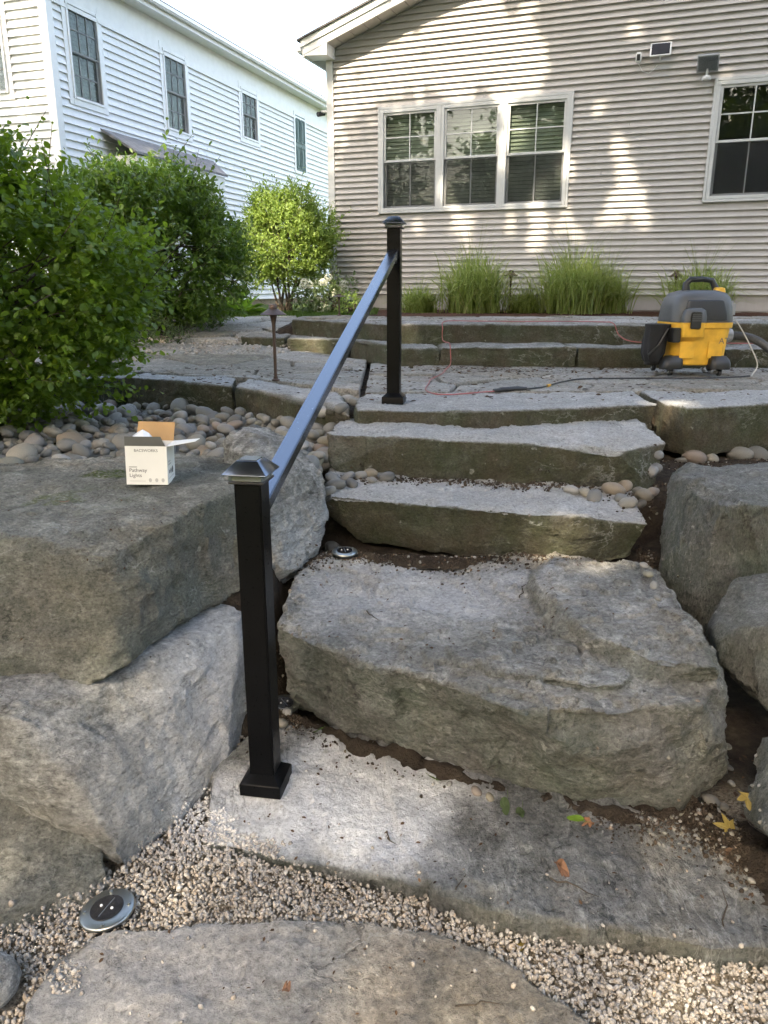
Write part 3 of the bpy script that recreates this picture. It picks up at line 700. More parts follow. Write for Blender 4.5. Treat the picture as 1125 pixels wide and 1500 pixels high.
course('terrace_step', 'lower row of squared stones rising behind the patio and the vacuum', low, PATIO, 1.03, [-1.48, -0.98, -0.34, 0.13, 0.47, 1.62, 3.3, 4.6], 40)
course('terrace_step', 'upper row of squared stones edging the terrace before the grey house', lambda x: low(x) + 0.55, 1.02, TERR, [-0.98, 0.15, 2.7, 5.2], 60, 0.7)

# ================================================================== paving: every flagstone its own piece
def clip(poly, a, b, c):                                    # keep a*x+b*y<=c
    out = []
    for i in range(len(poly)):
        p, q = poly[i], poly[(i + 1) % len(poly)]
        dp, dq = a * p[0] + b * p[1] - c, a * q[0] + b * q[1] - c
        if dp <= 0: out.append(p)
        if (dp < 0) != (dq < 0) and abs(dp - dq) > 1e-9:
            t = dp / (dp - dq); out.append((p[0] + (q[0] - p[0]) * t, p[1] + (q[1] - p[1]) * t))
    return out
def pave(root, region, sx, sy, zf, seed, gap=0.013, skip=None):
    rd = random.Random(seed)
    x0, x1 = min(p[0] for p in region), max(p[0] for p in region); y0, y1 = min(p[1] for p in region), max(p[1] for p in region)
    sites = []
    j = 0; y = y0
    while y < y1 + sy:
        x = x0 + (sx / 2 if j % 2 else 0)
        while x < x1 + sx:
            sites.append((x + rd.uniform(-.36, .36) * sx, y + rd.uniform(-.36, .36) * sy)); x += sx
        y += sy; j += 1
    for s in sites:
        poly = list(region)
        for q in sites:
            if q is s: continue
            dx, dy = q[0] - s[0], q[1] - s[1]; L = math.hypot(dx, dy)
            if L > 3 * max(sx, sy): continue
            poly = clip(poly, dx / L, dy / L, (dx * (s[0] + q[0]) / 2 + dy * (s[1] + q[1]) / 2) / L - gap / 2 - rd.uniform(0, .008))
            if len(poly) < 3: break
        if len(poly) < 3: continue
        cx, cy = sum(p[0] for p in poly) / len(poly), sum(p[1] for p in poly) / len(poly)
        ar = abs(sum(poly[i][0] * poly[(i + 1) % len(poly)][1] - poly[(i + 1) % len(poly)][0] * poly[i][1] for i in range(len(poly)))) / 2
        if ar < 0.02 or (skip and skip(cx, cy)): continue
        # subdivide and roughen the outline
        ring = []
        for i in range(len(poly)):
            p, q = poly[i], poly[(i + 1) % len(poly)]; n = max(1, int(math.hypot(q[0] - p[0], q[1] - p[1]) / 0.09))
            for k in range(n):
                t = k / n; f = 1 - 0.018 * rd.random()
                ring.append((cx + (p[0] + (q[0] - p[0]) * t - cx) * f, cy + (p[1] + (q[1] - p[1]) * t - cy) * f))
        tx, ty, dz = rd.uniform(-.012, .012), rd.uniform(-.012, .012), rd.uniform(-.007, .007)
        n = len(ring); vs = []
        for s_, dzz in ((1.0, -0.06), (1.0, -0.010), (0.965, 0.0), (0.5, 0.002)):
            for p in ring:
                X, Y_ = cx + (p[0] - cx) * s_, cy + (p[1] - cy) * s_
                vs.append((X - cx, Y_ - cy, float(zf(X, Y_)) + dzz + dz + tx * (X - cx) + ty * (Y_ - cy) + (rd.uniform(-.003, .003) if s_ < 1 else 0) - float(zf(cx, cy))))
        fs = [(r * n + k, r * n + (k + 1) % n, (r + 1) * n + (k + 1) % n, (r + 1) * n + k) for r in range(3) for k in range(n)] + [tuple(range(3 * n, 4 * n))]
        o = raw('flagstone', vs, fs, M['flag'], root, True); o.data.set_sharp_from_angle(angle=R(35))
        zc = float(zf(cx, cy)); o.location = (cx - root.location.x, cy - root.location.y, zc - root.location.z)
        attr(o.data, 'stain', [0.12 + 0.3 * rd.random()] * len(vs)); attr(o.data, 'dust', [0.25 * rd.random()] * len(vs)); attr(o.data, 'moss', [0.0] * len(vs))
        note([Vector((v[0] + cx, v[1] + cy, v[2] + zc)) for v in vs], fs)
patio = empty('patio', (0.5, 5.6, PATIO)); tag(patio, kind='structure')
pave(patio, [(-0.12, 4.88), (1.62, 5.0), (5.0, 5.12), (5.0, 6.45), (0.10, 6.72), (-0.12, 7.1)], 0.85, 0.42, lambda x, y: PATIO + 0.004, 5)
pave(patio, [(-3.6, 6.22), (-1.9, 6.22), (-0.97, 5.76), (-0.16, 4.98), (-0.16, 7.3), (-1.3, 7.95), (-3.2, 8.2)], 0.8, 0.45, lambda x, y: patio_z(x, y) + 0.004, 6)
path = empty('garden_path', (-1.6, 8.4, 0.95)); tag(path, kind='structure')
pave(path, [(-2.35, 8.25), (-1.30, 8.15), (-1.05, 8.9), (-0.55, 10.6), (-1.9, 10.7), (-2.1, 9.4)], 0.7, 0.38, lambda x, y: patio_z(x, y) + 0.03, 8, gap=0.06)
terrace = empty('upper_terrace', (2, 8, TERR)); tag(terrace, kind='structure')
pave(terrace, [(-0.9, 8.7), (0.25, 7.85), (1.2, 7.75), (6.0, 7.55), (6.5, 9.0), (0.2, 9.3), (-0.6, 9.6)], 1.0, 0.5, lambda x, y: TERR + 0.0, 9)

# ================================================================== pebbles and gravel
def ico(sub):
    bm = bmesh.new(); bmesh.ops.create_icosphere(bm, subdivisions=sub, radius=1.0)
    v = np.array([x.co[:] for x in bm.verts]); f = np.array([[y.index for y in x.verts] for x in bm.faces]); bm.free(); return v, f
ICO3, ICO2, ICO1 = ico(3), ico(2), ico(1)
def pebble_shape(base, k):
    v = base[0].copy(); v = v * (1 + 0.16 * fbm(v * 0.9 + k * 9.1, 2))[:, None]
    return v * np.array([1.0, 0.70 + 0.2 * _tab[k * 5], 0.46 + 0.2 * _tab[k * 7 + 3]]) + 0
peb_mesh = []
for k in range(9):
    me = fast_mesh('pebble', pebble_shape(ICO3, k), ICO3[1]); me.materials.append(M['pebble'])
    me.polygons.foreach_set('use_smooth', [True] * len(me.polygons)); peb_mesh.append(me)
bed = empty('pebble_bed', (-1.5, 4.2, 0.62)); tag(bed, kind='structure')
spots = []                                                   # x, y, z, size
rd = random.Random(21)
grid = {}
def far_enough(x, y, r, key):
    g = 0.2; ci, cj = int(x // g), int(y // g)
    for i in range(ci - 1, ci + 2):
        for j in range(cj - 1, cj + 2):
            for (a, b, s) in grid.get((key, i, j), ()):
                if (a - x) ** 2 + (b - y) ** 2 < (0.80 * (r + s)) ** 2: return False
    grid.setdefault((key, ci, cj), []).append((x, y, r)); return True
def bed_ok(x, y):
    if y > float(interp(x, WALL_L)) - 0.03: return False
    if x > -0.30 + 0.0 * y: return False
    h, _ = drop(x, y)
    return h < 0.70 and h > 0.5 and h - float(ground_z(x, y)) < 0.03
for layer, tries in ((0, 5200), (1, 2600)):
    for _ in range(tries):
        x, y = rd.uniform(-3.4, -0.28), rd.uniform(2.95, 5.8)
        s = rd.choice((0.030, 0.038, 0.046, 0.053, 0.062, 0.082)) * rd.uniform(.85, 1.15)
        if bed_ok(x, y) and far_enough(x, y, s * (0.78 if layer == 0 else 1.15), layer):
            spots.append((x, y, 0.625 + (0.012 if layer == 0 else 0.062) + rd.uniform(-.008, .012) + 0.02 * math.sin(x * 3 + y * 2), s))
def score(p):
    f = in_frame(p[:3], 5)
    if f is None or (f[0] < 250 and f[1] < 575): return 0
    return p[3] / f[2]
spots.sort(key=score, reverse=True)
def place_pebble(root, x, y, z, s, k=None):
    o = bpy.data.objects.new('pebble', peb_mesh[rd.randrange(9) if k is None else k]); COL.objects.link(o); o.parent = root
    o.location = (x - root.location.x, y - root.location.y, z - root.location.z); o.scale = (s, s, s)
    o.rotation_euler = (rd.uniform(-.45, .45), rd.uniform(-.45, .45), rd.uniform(0, 6.28)); return o
for p in spots[:296]: place_pebble(bed, *p)
def mass(name, pts, base, mat, parent=None, flat=0.55, tilt=0.5):
    """many small stones joined"""
    n = len(pts); bv, bf = base; pts = np.asarray(pts, float)
    r = np.random.default_rng(n); V_ = np.zeros((n, len(bv), 3))
    for k in range(12):
        idx = np.arange(k, n, 12); sh = pebble_shape(base, k)
        m = len(idx)
        if not m: continue
        a = r.uniform(0, 6.28, m); b = r.uniform(-tilt, tilt, m); c = r.uniform(-tilt, tilt, m)
        ca, sa, cb, sb, cc, sc = np.cos(a), np.sin(a), np.cos(b), np.sin(b), np.cos(c), np.sin(c)
        Rm = np.stack([np.stack([ca * cb, ca * sb * sc - sa * cc, ca * sb * cc + sa * sc], -1), np.stack([sa * cb, sa * sb * sc + ca * cc, sa * sb * cc - ca * sc], -1), np.stack([-sb, cb * sc, cb * cc], -1)], 1)
        V_[idx] = np.einsum('nij,vj->nvi', Rm, sh) * pts[idx, 3][:, None, None] + pts[idx, None, :3]
    F_ = (bf[None] + (np.arange(n) * len(bv))[:, None, None]).reshape(-1, 3)
    org = parent.location if parent is not None else Vector((0, 0, 0))
    me = fast_mesh(name, V_.reshape(-1, 3) - np.array(org[:]), F_)
    attr(me, 'rnd', np.repeat(r.random(n), len(bv)))
    return link(name, me, mat, parent, True)
if len(spots) > 296:
    tag(mass('pebble_mass', spots[296:], ICO2, M['pebble_mass'], bed), kind='stuff')
# pebbles tucked beside the steps
crev = empty('pebble_infill', (0.5, 3.6, 0.5)); tag(crev, kind='structure')
for px, py, s in [(488, 706, .05), (508, 702, .045), (528, 700, .04), (543, 697, .045), (566, 703, .045), (478, 688, .05), (478, 652, .05), (472, 678, .04), (492, 715, .05), (515, 712, .04), (500, 612, .05), (519, 598, .05), (508, 588, .05), (485, 625, .06), (470, 612, .06), (545, 706, .03), (482, 722, .035), 
                  (838, 722, .04), (872, 733, .05), (900, 722, .06), (916, 718, .05), (932, 714, .045), (945, 732, .05), (957, 724, .04), (921, 742, .045), (953, 706, .05), (860, 726, .04), (938, 745, .04), (912, 735, .04), (958, 690, .05), (962, 672, .04),
                  (1020, 666, .075), (1085, 664, .075), (1112, 664, .07), (1045, 668, .04), (1000, 668, .035), (488, 790, .055), (945, 832, .02), (952, 845, .022), (960, 862, .02), (966, 880, .018), (935, 822, .018),
                  (1048, 1160, .03), (1062, 1190, .022), (1085, 1262, .014), (700, 1140, .020), (720, 1148, .016), (1070, 1130, .02), (1040, 1205, .012), (1105, 1300, .012), (412, 1065, .025), (420, 1048, .02), (660, 1120, .012), (1075, 1155, .016), (1068, 1100, .02)]:
    hit = meet(px, py + 2)
    if hit: place_pebble(crev, hit[0], hit[1] + 0.02, hit[2] + s * 0.30, s)
# pea gravel
gp = []
rd = random.Random(5)
from_x, to_x = -1.1, 1.3
for _ in range(74000):
    x, y = rd.uniform(-1.15, 1.35), rd.uniform(1.0, 2.35)
    if y > 1.95 and not (-0.62 < x < -0.2): continue
    f = in_frame((x, y, 0), 40)
    if f is None or (x > .5 and y > 1.95 - (x - .62) * 1.05): continue
    gp.append((x, y))
pts = []
for (x, y) in gp:
    h, _ = drop(x, y)
    lim = 0.018 if rd.random() < 0.993 else 0.05
    if h > lim: continue
    s = rd.choice((.0026, .0036, .0044, .005, .0058, .0082)) * rd.uniform(.85, 1.2)
    pts.append((x, y, max(-0.004 + rd.uniform(-.008, .007), h + 0.3 * s), s))
    if len(pts) > 40000: break
gd = np.array(pts)
gdust = sm(0.42, 0.1, np.hypot((gd[:, 0] + 0.45) / 1.0, (gd[:, 1] - 2.02) / 0.8) + 0.12 * fbm(gd[:, :3] * 9, 3))
gr = mass('gravel', pts, ICO1 if len(pts) < 15000 else (lambda b: b)(ICO1), M['gravel'], None, tilt=1.2)
attr(gr.data, 'dust', np.repeat(gdust * 0.75, len(ICO1[0])))
tag(gr, 'beige and grey pea gravel around the foreground slabs', 'gravel', kind='stuff')
# crumbs of soil and grit in the crevices
cr = []
def crumbs(mid, wid, n, s0, s1):
    for _ in range(n):
        k = rd.randrange(len(mid) - 1); p = mid[k].lerp(mid[k + 1], rd.random())
        x, y = p.x + rd.gauss(0, wid), p.y + rd.gauss(0, wid); h, nr = drop(x, y)
        if h < p.z + .07 and nr.z > .5: s = rd.uniform(s0, s1) * rd.choice((.6, 1, 1, 1.6)); cr.append((x, y, h + s * .2, s))
S2F = [U(395, 1040, .055), U(470, 1072, .055), U(600, 1112, .055), U(720, 1150, .055), U(850, 1182, .055), U(960, 1205, .05)]
RGT = [U(930, 1190, .03), U(1010, 1200, .03), U(1075, 1235, .03), U(1125, 1290, .03)]
S3F = [U(430, 842, .36), U(470, 815, .38), U(600, 822, .38), U(760, 822, .37), U(860, 815, .36), U(940, 815, .36)]
crumbs(S2F, .035, 2600, .002, .005); crumbs(RGT, .07, 2200, .002, .006); crumbs(S3F, .05, 2200, .003, .007)
crumbs([xyz(-.2, 3.72, .60), xyz(.5, 3.68, .59), xyz(1.15, 3.6, .55)], .05, 1200, .003, .008)
crumbs([xyz(-.42, 2.35, .0), xyz(-.36, 2.9, .2), xyz(-.3, 3.2, .36)], .06, 1200, .003, .007)
crumbs([xyz(1.2, 3.0, .3), xyz(1.25, 3.4, .5), xyz(1.4, 4.2, .6), xyz(2.3, 4.3, .6)], .08, 1500, .004, .009)
cl = mass('soil_crumbs', cr, ICO1, M['clod'], None, tilt=1.4); tag(cl, 'dark soil crumbs packed in the joints between the stones', 'soil', kind='stuff')
gq = [(c[0] + rd.uniform(-.03, .03), c[1] + rd.uniform(-.03, .03)) for c in rd.sample(cr, 700)]
gq = [(x, y, drop(x, y)[0] + .001, rd.uniform(.003, .009)) for x, y in gq]
cg = mass('grit', gq, ICO2, M['pebble_mass'], None, tilt=1.0); tag(cg, 'small mixed grit caught in the joints between the stones', 'grit', kind='stuff')
# path gravel and grit on the steps
gp = []
for _ in range(2600):
    x, y = rd.uniform(-2.7, -0.9), rd.uniform(7.4, 10.6)
    gp.append((x, y, float(patio_z(x, y)) - 0.0 + rd.uniform(-.01, .012), rd.uniform(.012, .022)))
g2 = mass('path_gravel', gp, ICO1, M['gravel'], None, tilt=1.0); tag(g2, 'pale gravel between the path stones', 'gravel', kind='stuff')

# ================================================================== houses
def clapboards(root, name, spans, z0, expo, n, axis, mat, zlim=None, lip=0.020):
    """one board per course; spans(za,zb)->list of (a0,a1 at bottom,b0,b1 at top) along the wall; axis maps (along,out,z)"""
    for k in range(n):
        za, zb = z0 + k * expo, z0 + (k + 1) * expo
        for (a0, a1, b0, b1) in spans(za, zb):
            mb = MB()
            if a1 - a0 < 0.03 or b1 - b0 < 0.0: continue
            prof = [(lip, za + 0.011), (lip * 0.94, za + 0.019), (0.005, zb - 0.004), (0.001, zb + 0.013), (-0.006, zb + 0.013), (-0.006, za + 0.0135)]
            m = len(prof); vs = []
            for e in (0, 1):
                for o_, z in prof:
                    t = min(1, max(0, (z - za) / (zb - za))); al = (a0 + (b0 - a0) * t) if e == 0 else (a1 + (b1 - a1) * t)
                    vs.append(axis(al, o_, z))
            mb.add(vs, [tuple(reversed(range(m))), tuple(range(m, 2 * m))] + [(i, (i + 1) % m, m + (i + 1) % m, m + i) for i in range(m)])
            mb.build(name, mat, root)
def minus(a, b, holes):
    segs = [(a, b)]
    for h0, h1 in holes:
        nx_ = []
        for s, e in segs:
            if h1 <= s or h0 >= e: nx_.append((s, e)); continue
            if h0 > s: nx_.append((s, h0))
            if h1 < e: nx_.append((h1, e))
        segs = nx_
    return segs

def window(root, axis, a0, a1, z0, z1, trim=0.05, grid=(2, 2), low=(2, 1), blind=True, mat='trim', full_screen=False, casing=0.0, depth=0.05, slat=0.05):
    """double hung window: casing, two sashes with muntins, a pane per light, a blind behind"""
    def bx(mb, p0, p1, o0, o1, q0, q1):
        vs = [axis(a, o, z) for z in (q0, q1) for o in (o0, o1) for a in (p0, p1)]
        mb.add(vs, [(0, 2, 3, 1), (4, 5, 7, 6), (0, 1, 5, 4), (2, 6, 7, 3), (0, 4, 6, 2), (1, 3, 7, 5)])
    fr = MB()
    for p in ((a0, a0 + trim, z0, z1), (a1 - trim, a1, z0, z1)): bx(fr, p[0], p[1], -0.09, depth, p[2], p[3])
    bx(fr, a0 + trim, a1 - trim, -0.09, depth - 0.003, z1 - trim, z1); bx(fr, a0 + trim, a1 - trim, -0.09, depth + 0.006, z0, z0 + trim * 0.8)
    win = fr.build('window', M[mat], root, bevel=0.004, seg=1)
    zi0, zi1 = z0 + trim * 0.8, z1 - trim; zm = (zi0 + zi1) / 2; s = 0.032
    def sash(q0, q1, off, cells):
        m = MB(); l, r = a0 + trim + 0.002, a1 - trim - 0.002
        bx(m, l, l + s, off - .03, off, q0, q1); bx(m, r - s, r, off - .03, off, q0, q1)
        bx(m, l + s, r - s, off - .03, off - .001, q0, q0 + s); bx(m, l + s, r - s, off - .03, off - .001, q1 - s, q1)
        m.build('sash', M[mat], win, bevel=0.003, seg=1)
        nx_, nz = cells; gl, gr_, gb, gt = l + s, r - s, q0 + s, q1 - s
        mm = MB()
        for i in range(1, nx_): c = gl + (gr_ - gl) * i / nx_; bx(mm, c - .008, c + .008, off - .022, off - .004, gb, gt)
        for i in range(1, nz): c = gb + (gt - gb) * i / nz; bx(mm, gl, gr_, off - .021, off - .0045, c - .008, c + .008)
        if mm.v: mm.build('muntin', M[mat], win)
        for i in range(nx_):
            for j in range(nz):
                e0, e1 = gl + (gr_ - gl) * i / nx_ + .008 * (i > 0), gl + (gr_ - gl) * (i + 1) / nx_ - .008 * (i < nx_ - 1)
                f0, f1 = gb + (gt - gb) * j / nz + .008 * (j > 0), gb + (gt - gb) * (j + 1) / nz - .008 * (j < nz - 1)
                pn = MB(); bx(pn, e0, e1, off - .016, off - .012, f0, f1); pn.build('pane', M['glass'], win)
    sash(zm - 0.016, zi1, depth - 0.02, grid); sash(zi0, zm + 0.016, depth - 0.056, low)
    sc_ = MB(); bx(sc_, a0 + trim + .004, a1 - trim - .004, depth - .0185, depth - .0175, zi0 + .004, (zi1 - .004) if full_screen else zm - .018); sc_.build('insect_screen', M['screen'], win)
    if blind:
        b = MB(); z = zi0 + 0.03; k = 0
        while z < zi1 - 0.02:
            w_ = slat * 0.5
            vs = [axis(a, -0.075 + o, z + q) for o, q in ((0.012, -w_ * .95), (-0.012, w_ * .95), (-0.014, w_ * .92), (0.010, -w_ * .98)) for a in (a0 + trim, a1 - trim)]
            b.add(vs, [(0, 1, 3, 2), (4, 6, 7, 5), (0, 4, 5, 1), (2, 3, 7, 6), (0, 2, 6, 4), (1, 5, 7, 3)]); z += slat; k += 1
        b.build('blind', M['blind'], win)
    room = MB(); bx(room, a0 + trim, a1 - trim, -0.14, -0.12, zi0, zi1); room.build('room_back', M['dark_room'], win)
    return win

# --- grey gable house on the terrace
P0 = V(487, 433, 13.0)
gh = empty('grey_house', (P0.x, P0.y, 0), R(-20.5))
tag(gh, 'beige grey clapboard house with a gable, triple window and white rake boards', 'house')
AX = lambda a, o, z: (a, -o, z)
GW, SL = 11.0, 0.335
rake = lambda x: 4.895 + SL * min(x, GW - x)
GWIN = [(0.85, 1.775, 2.64, 4.05), (1.795, 2.705, 2.64, 4.05), (2.725, 3.645, 2.64, 4.05), (5.49, 6.42, 2.64, 4.06), (6.44, 7.37, 2.64, 4.06)]
def gspans(za, zb):
    l0, l1 = max(0.09, (za - 4.895) / SL), max(0.09, (zb - 4.895) / SL)
    holes = [(a, b) for a, b, q0, q1 in ((0.83, 3.665, 2.62, 4.07), (5.47, 7.39, 2.62, 4.08)) if za < q1 - .03 and zb > q0 + .03]
    j = 1.2 + 9 * _tab[int(za * 1000) % 4096]; holes += [(j, j + .005)]
    segs = minus(l0, GW - l0, sorted(holes))
    return [(s, e, l1 if i == 0 else s, GW - l1 if i == len(segs) - 1 else e) for i, (s, e) in enumerate(segs)]
clapboards(gh, 'clapboard', gspans, 1.405, 0.0835, 62, AX, M['siding_grey'], lip=0.035)
m = MB(); pts = [(0.02, 1.2), (GW - .02, 1.2), (GW - .02, 4.9), (GW / 2, 4.895 + SL * GW / 2), (0.02, 4.9)]
# wall core with real window openings: strips round the holes
core = MB()
def cbox(x0, x1, z0, z1): core.box(x0, x1, 0.006, 0.11, z0, z1)
cbox(0.02, 0.86, 1.2, 4.88); cbox(3.635, 5.5, 1.2, 4.88); cbox(7.36, GW - .02, 1.2, 4.88); cbox(0.86, 3.635, 1.2, 2.65); cbox(0.86, 3.635, 4.04, 4.88); cbox(5.5, 7.36, 1.2, 2.65); cbox(5.5, 7.36, 4.05, 4.88)
core.add([(0.02, y, 4.88) for y in (.006, .11)] + [(GW - .02, y, 4.88) for y in (.006, .11)] + [(GW / 2, y, 4.88 + SL * GW / 2) for y in (.006, .11)], [(0, 2, 4), (1, 5, 3), (0, 4, 5, 1), (2, 3, 5, 4), (0, 1, 3, 2)])
core.box(0.02, 0.12, 0.11, 9.0, 1.2, 4.88); core.box(GW - .12, GW - .02, 0.11, 9.0, 1.2, 4.88); core.box(0.02, GW - .02, 8.9, 9.0, 1.2, 4.88)
core.build('wall', M['siding_grey'], gh)
MB().box(-0.028, 0.085, -0.03, 0.09, 1.40, 4.80).build('corner_board', M['trim_grey'], gh, bevel=0.004, seg=1)
MB().box(GW - .085, GW + .028, -0.03, 0.09, 1.40, 4.80).build('corner_board', M['trim_grey'], gh, bevel=0.004, seg=1)
for a0, a1, z0, z1 in GWIN: window(gh, AX, a0, a1, z0, z1, blind=(a0 < 5), slat=0.052, mat='trim_win')
for a0, a1, z0, z1 in ((0.815, 3.68, 2.605, 4.085), (5.455, 7.405, 2.605, 4.095)):          # surround mouldings
    t = MB(); t.box(a0, a0 + .034, -0.05, 0.0, z0, z1); t.box(a1 - .034, a1, -0.05, 0.0, z0, z1); t.box(a0 + .034, a1 - .034, -0.048, 0.0, z1 - .034, z1); t.box(a0 + .034, a1 - .034, -0.056, 0.0, z0, z0 + .034)
    t.build('window_surround', M['trim_win'], gh, bevel=0.003, seg=1)
for a in (1.785, 2.715, 6.43): MB().box(a - .012, a + .012, -0.055, 0.02, 2.64, 4.05).build('mullion', M['trim_win'], gh)
fd = MB().box(-0.01, GW, 0.015, 0.2, 0.9, 1.40); fd.box(-0.01, 0.19, 0.2, 9, 0.9, 1.40); fd.build('foundation', M['concrete'], gh)
OV, EV = 0.32, 0.31
def slope_board(x0, x1, zlo, zhi, y0, y1, mirror=False):
    mb = MB(); f = (lambda x: GW - x) if mirror else (lambda x: x)
    vs = [(f(x), y, 4.90 + SL * x + dz) for dz in (zlo, zhi) for y in (y0, y1) for x in (x0, x1)]
    return mb.add(vs, [(0, 2, 3, 1), (4, 5, 7, 6), (0, 1, 5, 4), (2, 6, 7, 3), (0, 4, 6, 2), (1, 3, 7, 5)])
for mir in (False, True):
    slope_board(-EV + .05, GW / 2, 0.0, 0.105, -OV, -OV + .03, mir).build('rake_board', M['trim'], gh, bevel=0.003, seg=1)
    slope_board(-EV + .02, GW / 2, 0.105, 0.20, -OV - .022, -OV + .03, mir).build('rake_trim', M['trim'], gh, bevel=0.003, seg=1)
    slope_board(-EV - .03, GW / 2 + .02, 0.20, 0.225, -OV - .05, 9.3, mir).build('roof', M['shingle'], gh)
    for k in range(26):                                        # soffit strips
        xa = 0.05 + k * 0.21
        slope_board(xa + .006, xa + .204, 0.0, 0.012, -OV + .03, -0.001, mir).build('soffit_panel', M['soffit'], gh)
    slope_board(-EV + .05, GW / 2, 0.014, 0.03, -OV + .03, 0.0, mir).build('soffit_backing', M['soffit'], gh)
    f = (lambda x: GW - x) if mir else (lambda x: x)
    rt = MB(); poly = [(-EV + .05, 4.80), (0.12, 4.78), (0.12, 4.90 + SL * .12 - .002), (-EV + .05, 4.90 + SL * (-EV + .05) - .002)]
    rt.prism([(f(x), z) for x, z in poly], lambda a, b, t: (a, t, b), -OV + .004, -0.002); rt.build('eave_return', M['trim'], gh, bevel=0.003, seg=1)
    es = MB(); x0, x1 = sorted((f(-EV + .06), f(0.02))); es.box(x0, x1, 0.0, 9.2, 4.79, 4.80); es.build('eave_soffit', M['soffit'], gh)
    x0, x1 = sorted((f(-EV + .02), f(-EV + .06))); MB().box(x0, x1, -OV + .035, 9.2, 4.79, 4.97).build('fascia', M['trim'], gh)
    x0, x1 = sorted((f(-EV - .09), f(-EV + .018)))
    MB().box(x0, x1, -OV + .04, 9.2, 4.86, 4.96).build('gutter', M['trim'], gh, bevel=0.02)

# --- white house behind at left
W0 = V(82, 160, 13.0)
wh = empty('white_house', (W0.x, W0.y, 0), R(-18.3))
tag(wh, 'long white clapboard house behind the shrubs with a dark green shutter', 'house')
AS = lambda a, o, z: (o, a, z)                              # side wall, faces +x
AF = lambda a, o, z: (-a, -o, z)                            # front wall, runs left of the corner
WWIN = [(0.40, 1.16, 4.36, 5.72), (2.97, 3.74, 4.36, 5.72), (5.92, 6.69, 4.70, 5.72), (10.15, 10.95, 2.20, 3.32)]
def wspan(za, zb):
    holes = [(a + .01, b - .01) for a, b, q0, q1 in WWIN + [(8.7, 9.36, 4.36, 5.72)] if za < q1 - .02 and zb > q0 + .02]
    j = 1.0 + 12 * _tab[int(za * 1000) % 4096]; j2 = (j + 4.1) % 13 + .3
    return [(s, e, s, e) for s, e in minus(0.10, 14.0, holes + [(j, j + .006), (j2, j2 + .006)])]
clapboards(wh, 'clapboard', wspan, 1.25, 0.118, 37, AS, M['siding_white'], lip=0.035)
def fspan(za, zb):
    holes = [(0.80, 1.56)] if za < 5.70 and zb > 4.40 else []
    return [(s, e, s, e) for s, e in minus(0.10, 7.0, holes)]
clapboards(wh, 'clapboard', fspan, 1.25, 0.118, 42, AF, M['siding_white'], lip=0.035)
cw = MB(); cw.box(-7.0, -0.13, 0.006, 0.01, 1.0, 4.39); 
for a, b, q0, q1 in ((0, 0.81, 1, 6.3), (1.55, 7.0, 1, 6.3), (0.81, 1.55, 1, 4.41), (0.81, 1.55, 5.69, 6.3)): cw.box(-b, -a - (.02 if a == 0 else 0), 0.012, 0.10, q0, q1)
last = 0.0
for a, b, q0, q1 in sorted(WWIN):
    cw.box(-0.12, -0.008, max(last, .1), a + .01, 1.0, 6.3); cw.box(-0.12, -0.008, a + .01, b - .01, 1.0, q0 + .01); cw.box(-0.12, -0.008, a + .01, b - .01, q1 - .01, 6.3); last = b - .01
cw.box(-0.12, -0.008, last, 14.0, 1.0, 6.3); cw.build('wall', M['siding_white'], wh)
for p in WWIN: window(wh, AS, *p, trim=0.045, full_screen=True, grid=(3, 2), low=(3, 2), blind=True, slat=0.06)  # full-height screens added to dim the sky mirrored in the panes
for a, b, q0, q1 in WWIN:
    t = MB(); c = 0.09
    t.box(-0.01, 0.036, a - c, a, q0 - c, q1 + c); t.box(-0.01, 0.036, b, b + c, q0 - c, q1 + c); t.box(-0.01, 0.0345, a, b, q1, q1 + c); t.box(-0.01, 0.040, a, b, q0 - c, q0); t.build('window_casing', M['trim'], wh)
window(wh, AF, 0.81, 1.55, 4.40, 5.70, trim=0.045, full_screen=True, grid=(3, 2), low=(3, 2), blind=True, slat=0.06)  # this full screen is likewise added to dim the reflection
t = MB(); t.box(-0.81, -0.72, -0.03, 0.01, 4.31, 5.79); t.box(-1.64, -1.55, -0.03, 0.01, 4.31, 5.79); t.box(-1.55, -0.81, -0.028, 0.01, 4.31, 4.40); t.box(-1.55, -0.81, -0.028, 0.01, 5.70, 5.79); t.build('window_casing', M['trim'], wh)
MB().box(-0.10, 0.042, -0.042, 0.10, 1.2, 5.62).build('corner_board', M['trim'], wh)
MB().box(-0.01, 0.03, -0.03, 14.0, 5.615, 6.12).build('frieze', M['trim'], wh)
MB().box(0.03, 0.05, -0.03, 14.0, 5.60, 5.66).build('frieze_moulding', M['trim'], wh)
MB().box(-7.0, -0.02, -0.028, 0.01, 6.2, 6.5).build('frieze', M['trim'], wh)
MB().box(-0.05, 0.30, -0.3, 14.2, 6.12, 6.14).build('eave_soffit', M['trim'], wh)
MB().box(0.30, 0.33, -0.3, 14.2, 6.10, 6.26).build('fascia', M['trim'], wh)
MB().box(0.332, 0.43, -0.3, 14.2, 6.17, 6.27).build('gutter', M['trim'], wh, bevel=0.02)
MB().prism([(0.42, 6.275), (-3.5, 7.6), (-7.4, 6.275), (-7.4, 6.25), (-3.5, 7.57), (0.42, 6.25)], lambda a, b, t: (a, t, b), -0.35, 14.3).build('roof', M['shingle'], wh)
MB().add([(-7, .02, 6.25), (0.0, .02, 6.25), (-3.5, .02, 7.45), (-7, .1, 6.25), (0.0, .1, 6.25), (-3.5, .1, 7.45)], [(0, 1, 2), (3, 5, 4), (0, 3, 4, 1), (1, 4, 5, 2), (2, 5, 3, 0)]).build('gable_wall', M['siding_white'], wh)
fd = MB(); fd.box(-0.10, -0.004, -0.0, 14.0, 0.8, 1.25); fd.box(-7, -.12, 0.0, 0.10, 0.8, 1.25); fd.build('foundation', M['brick_tan'], wh)
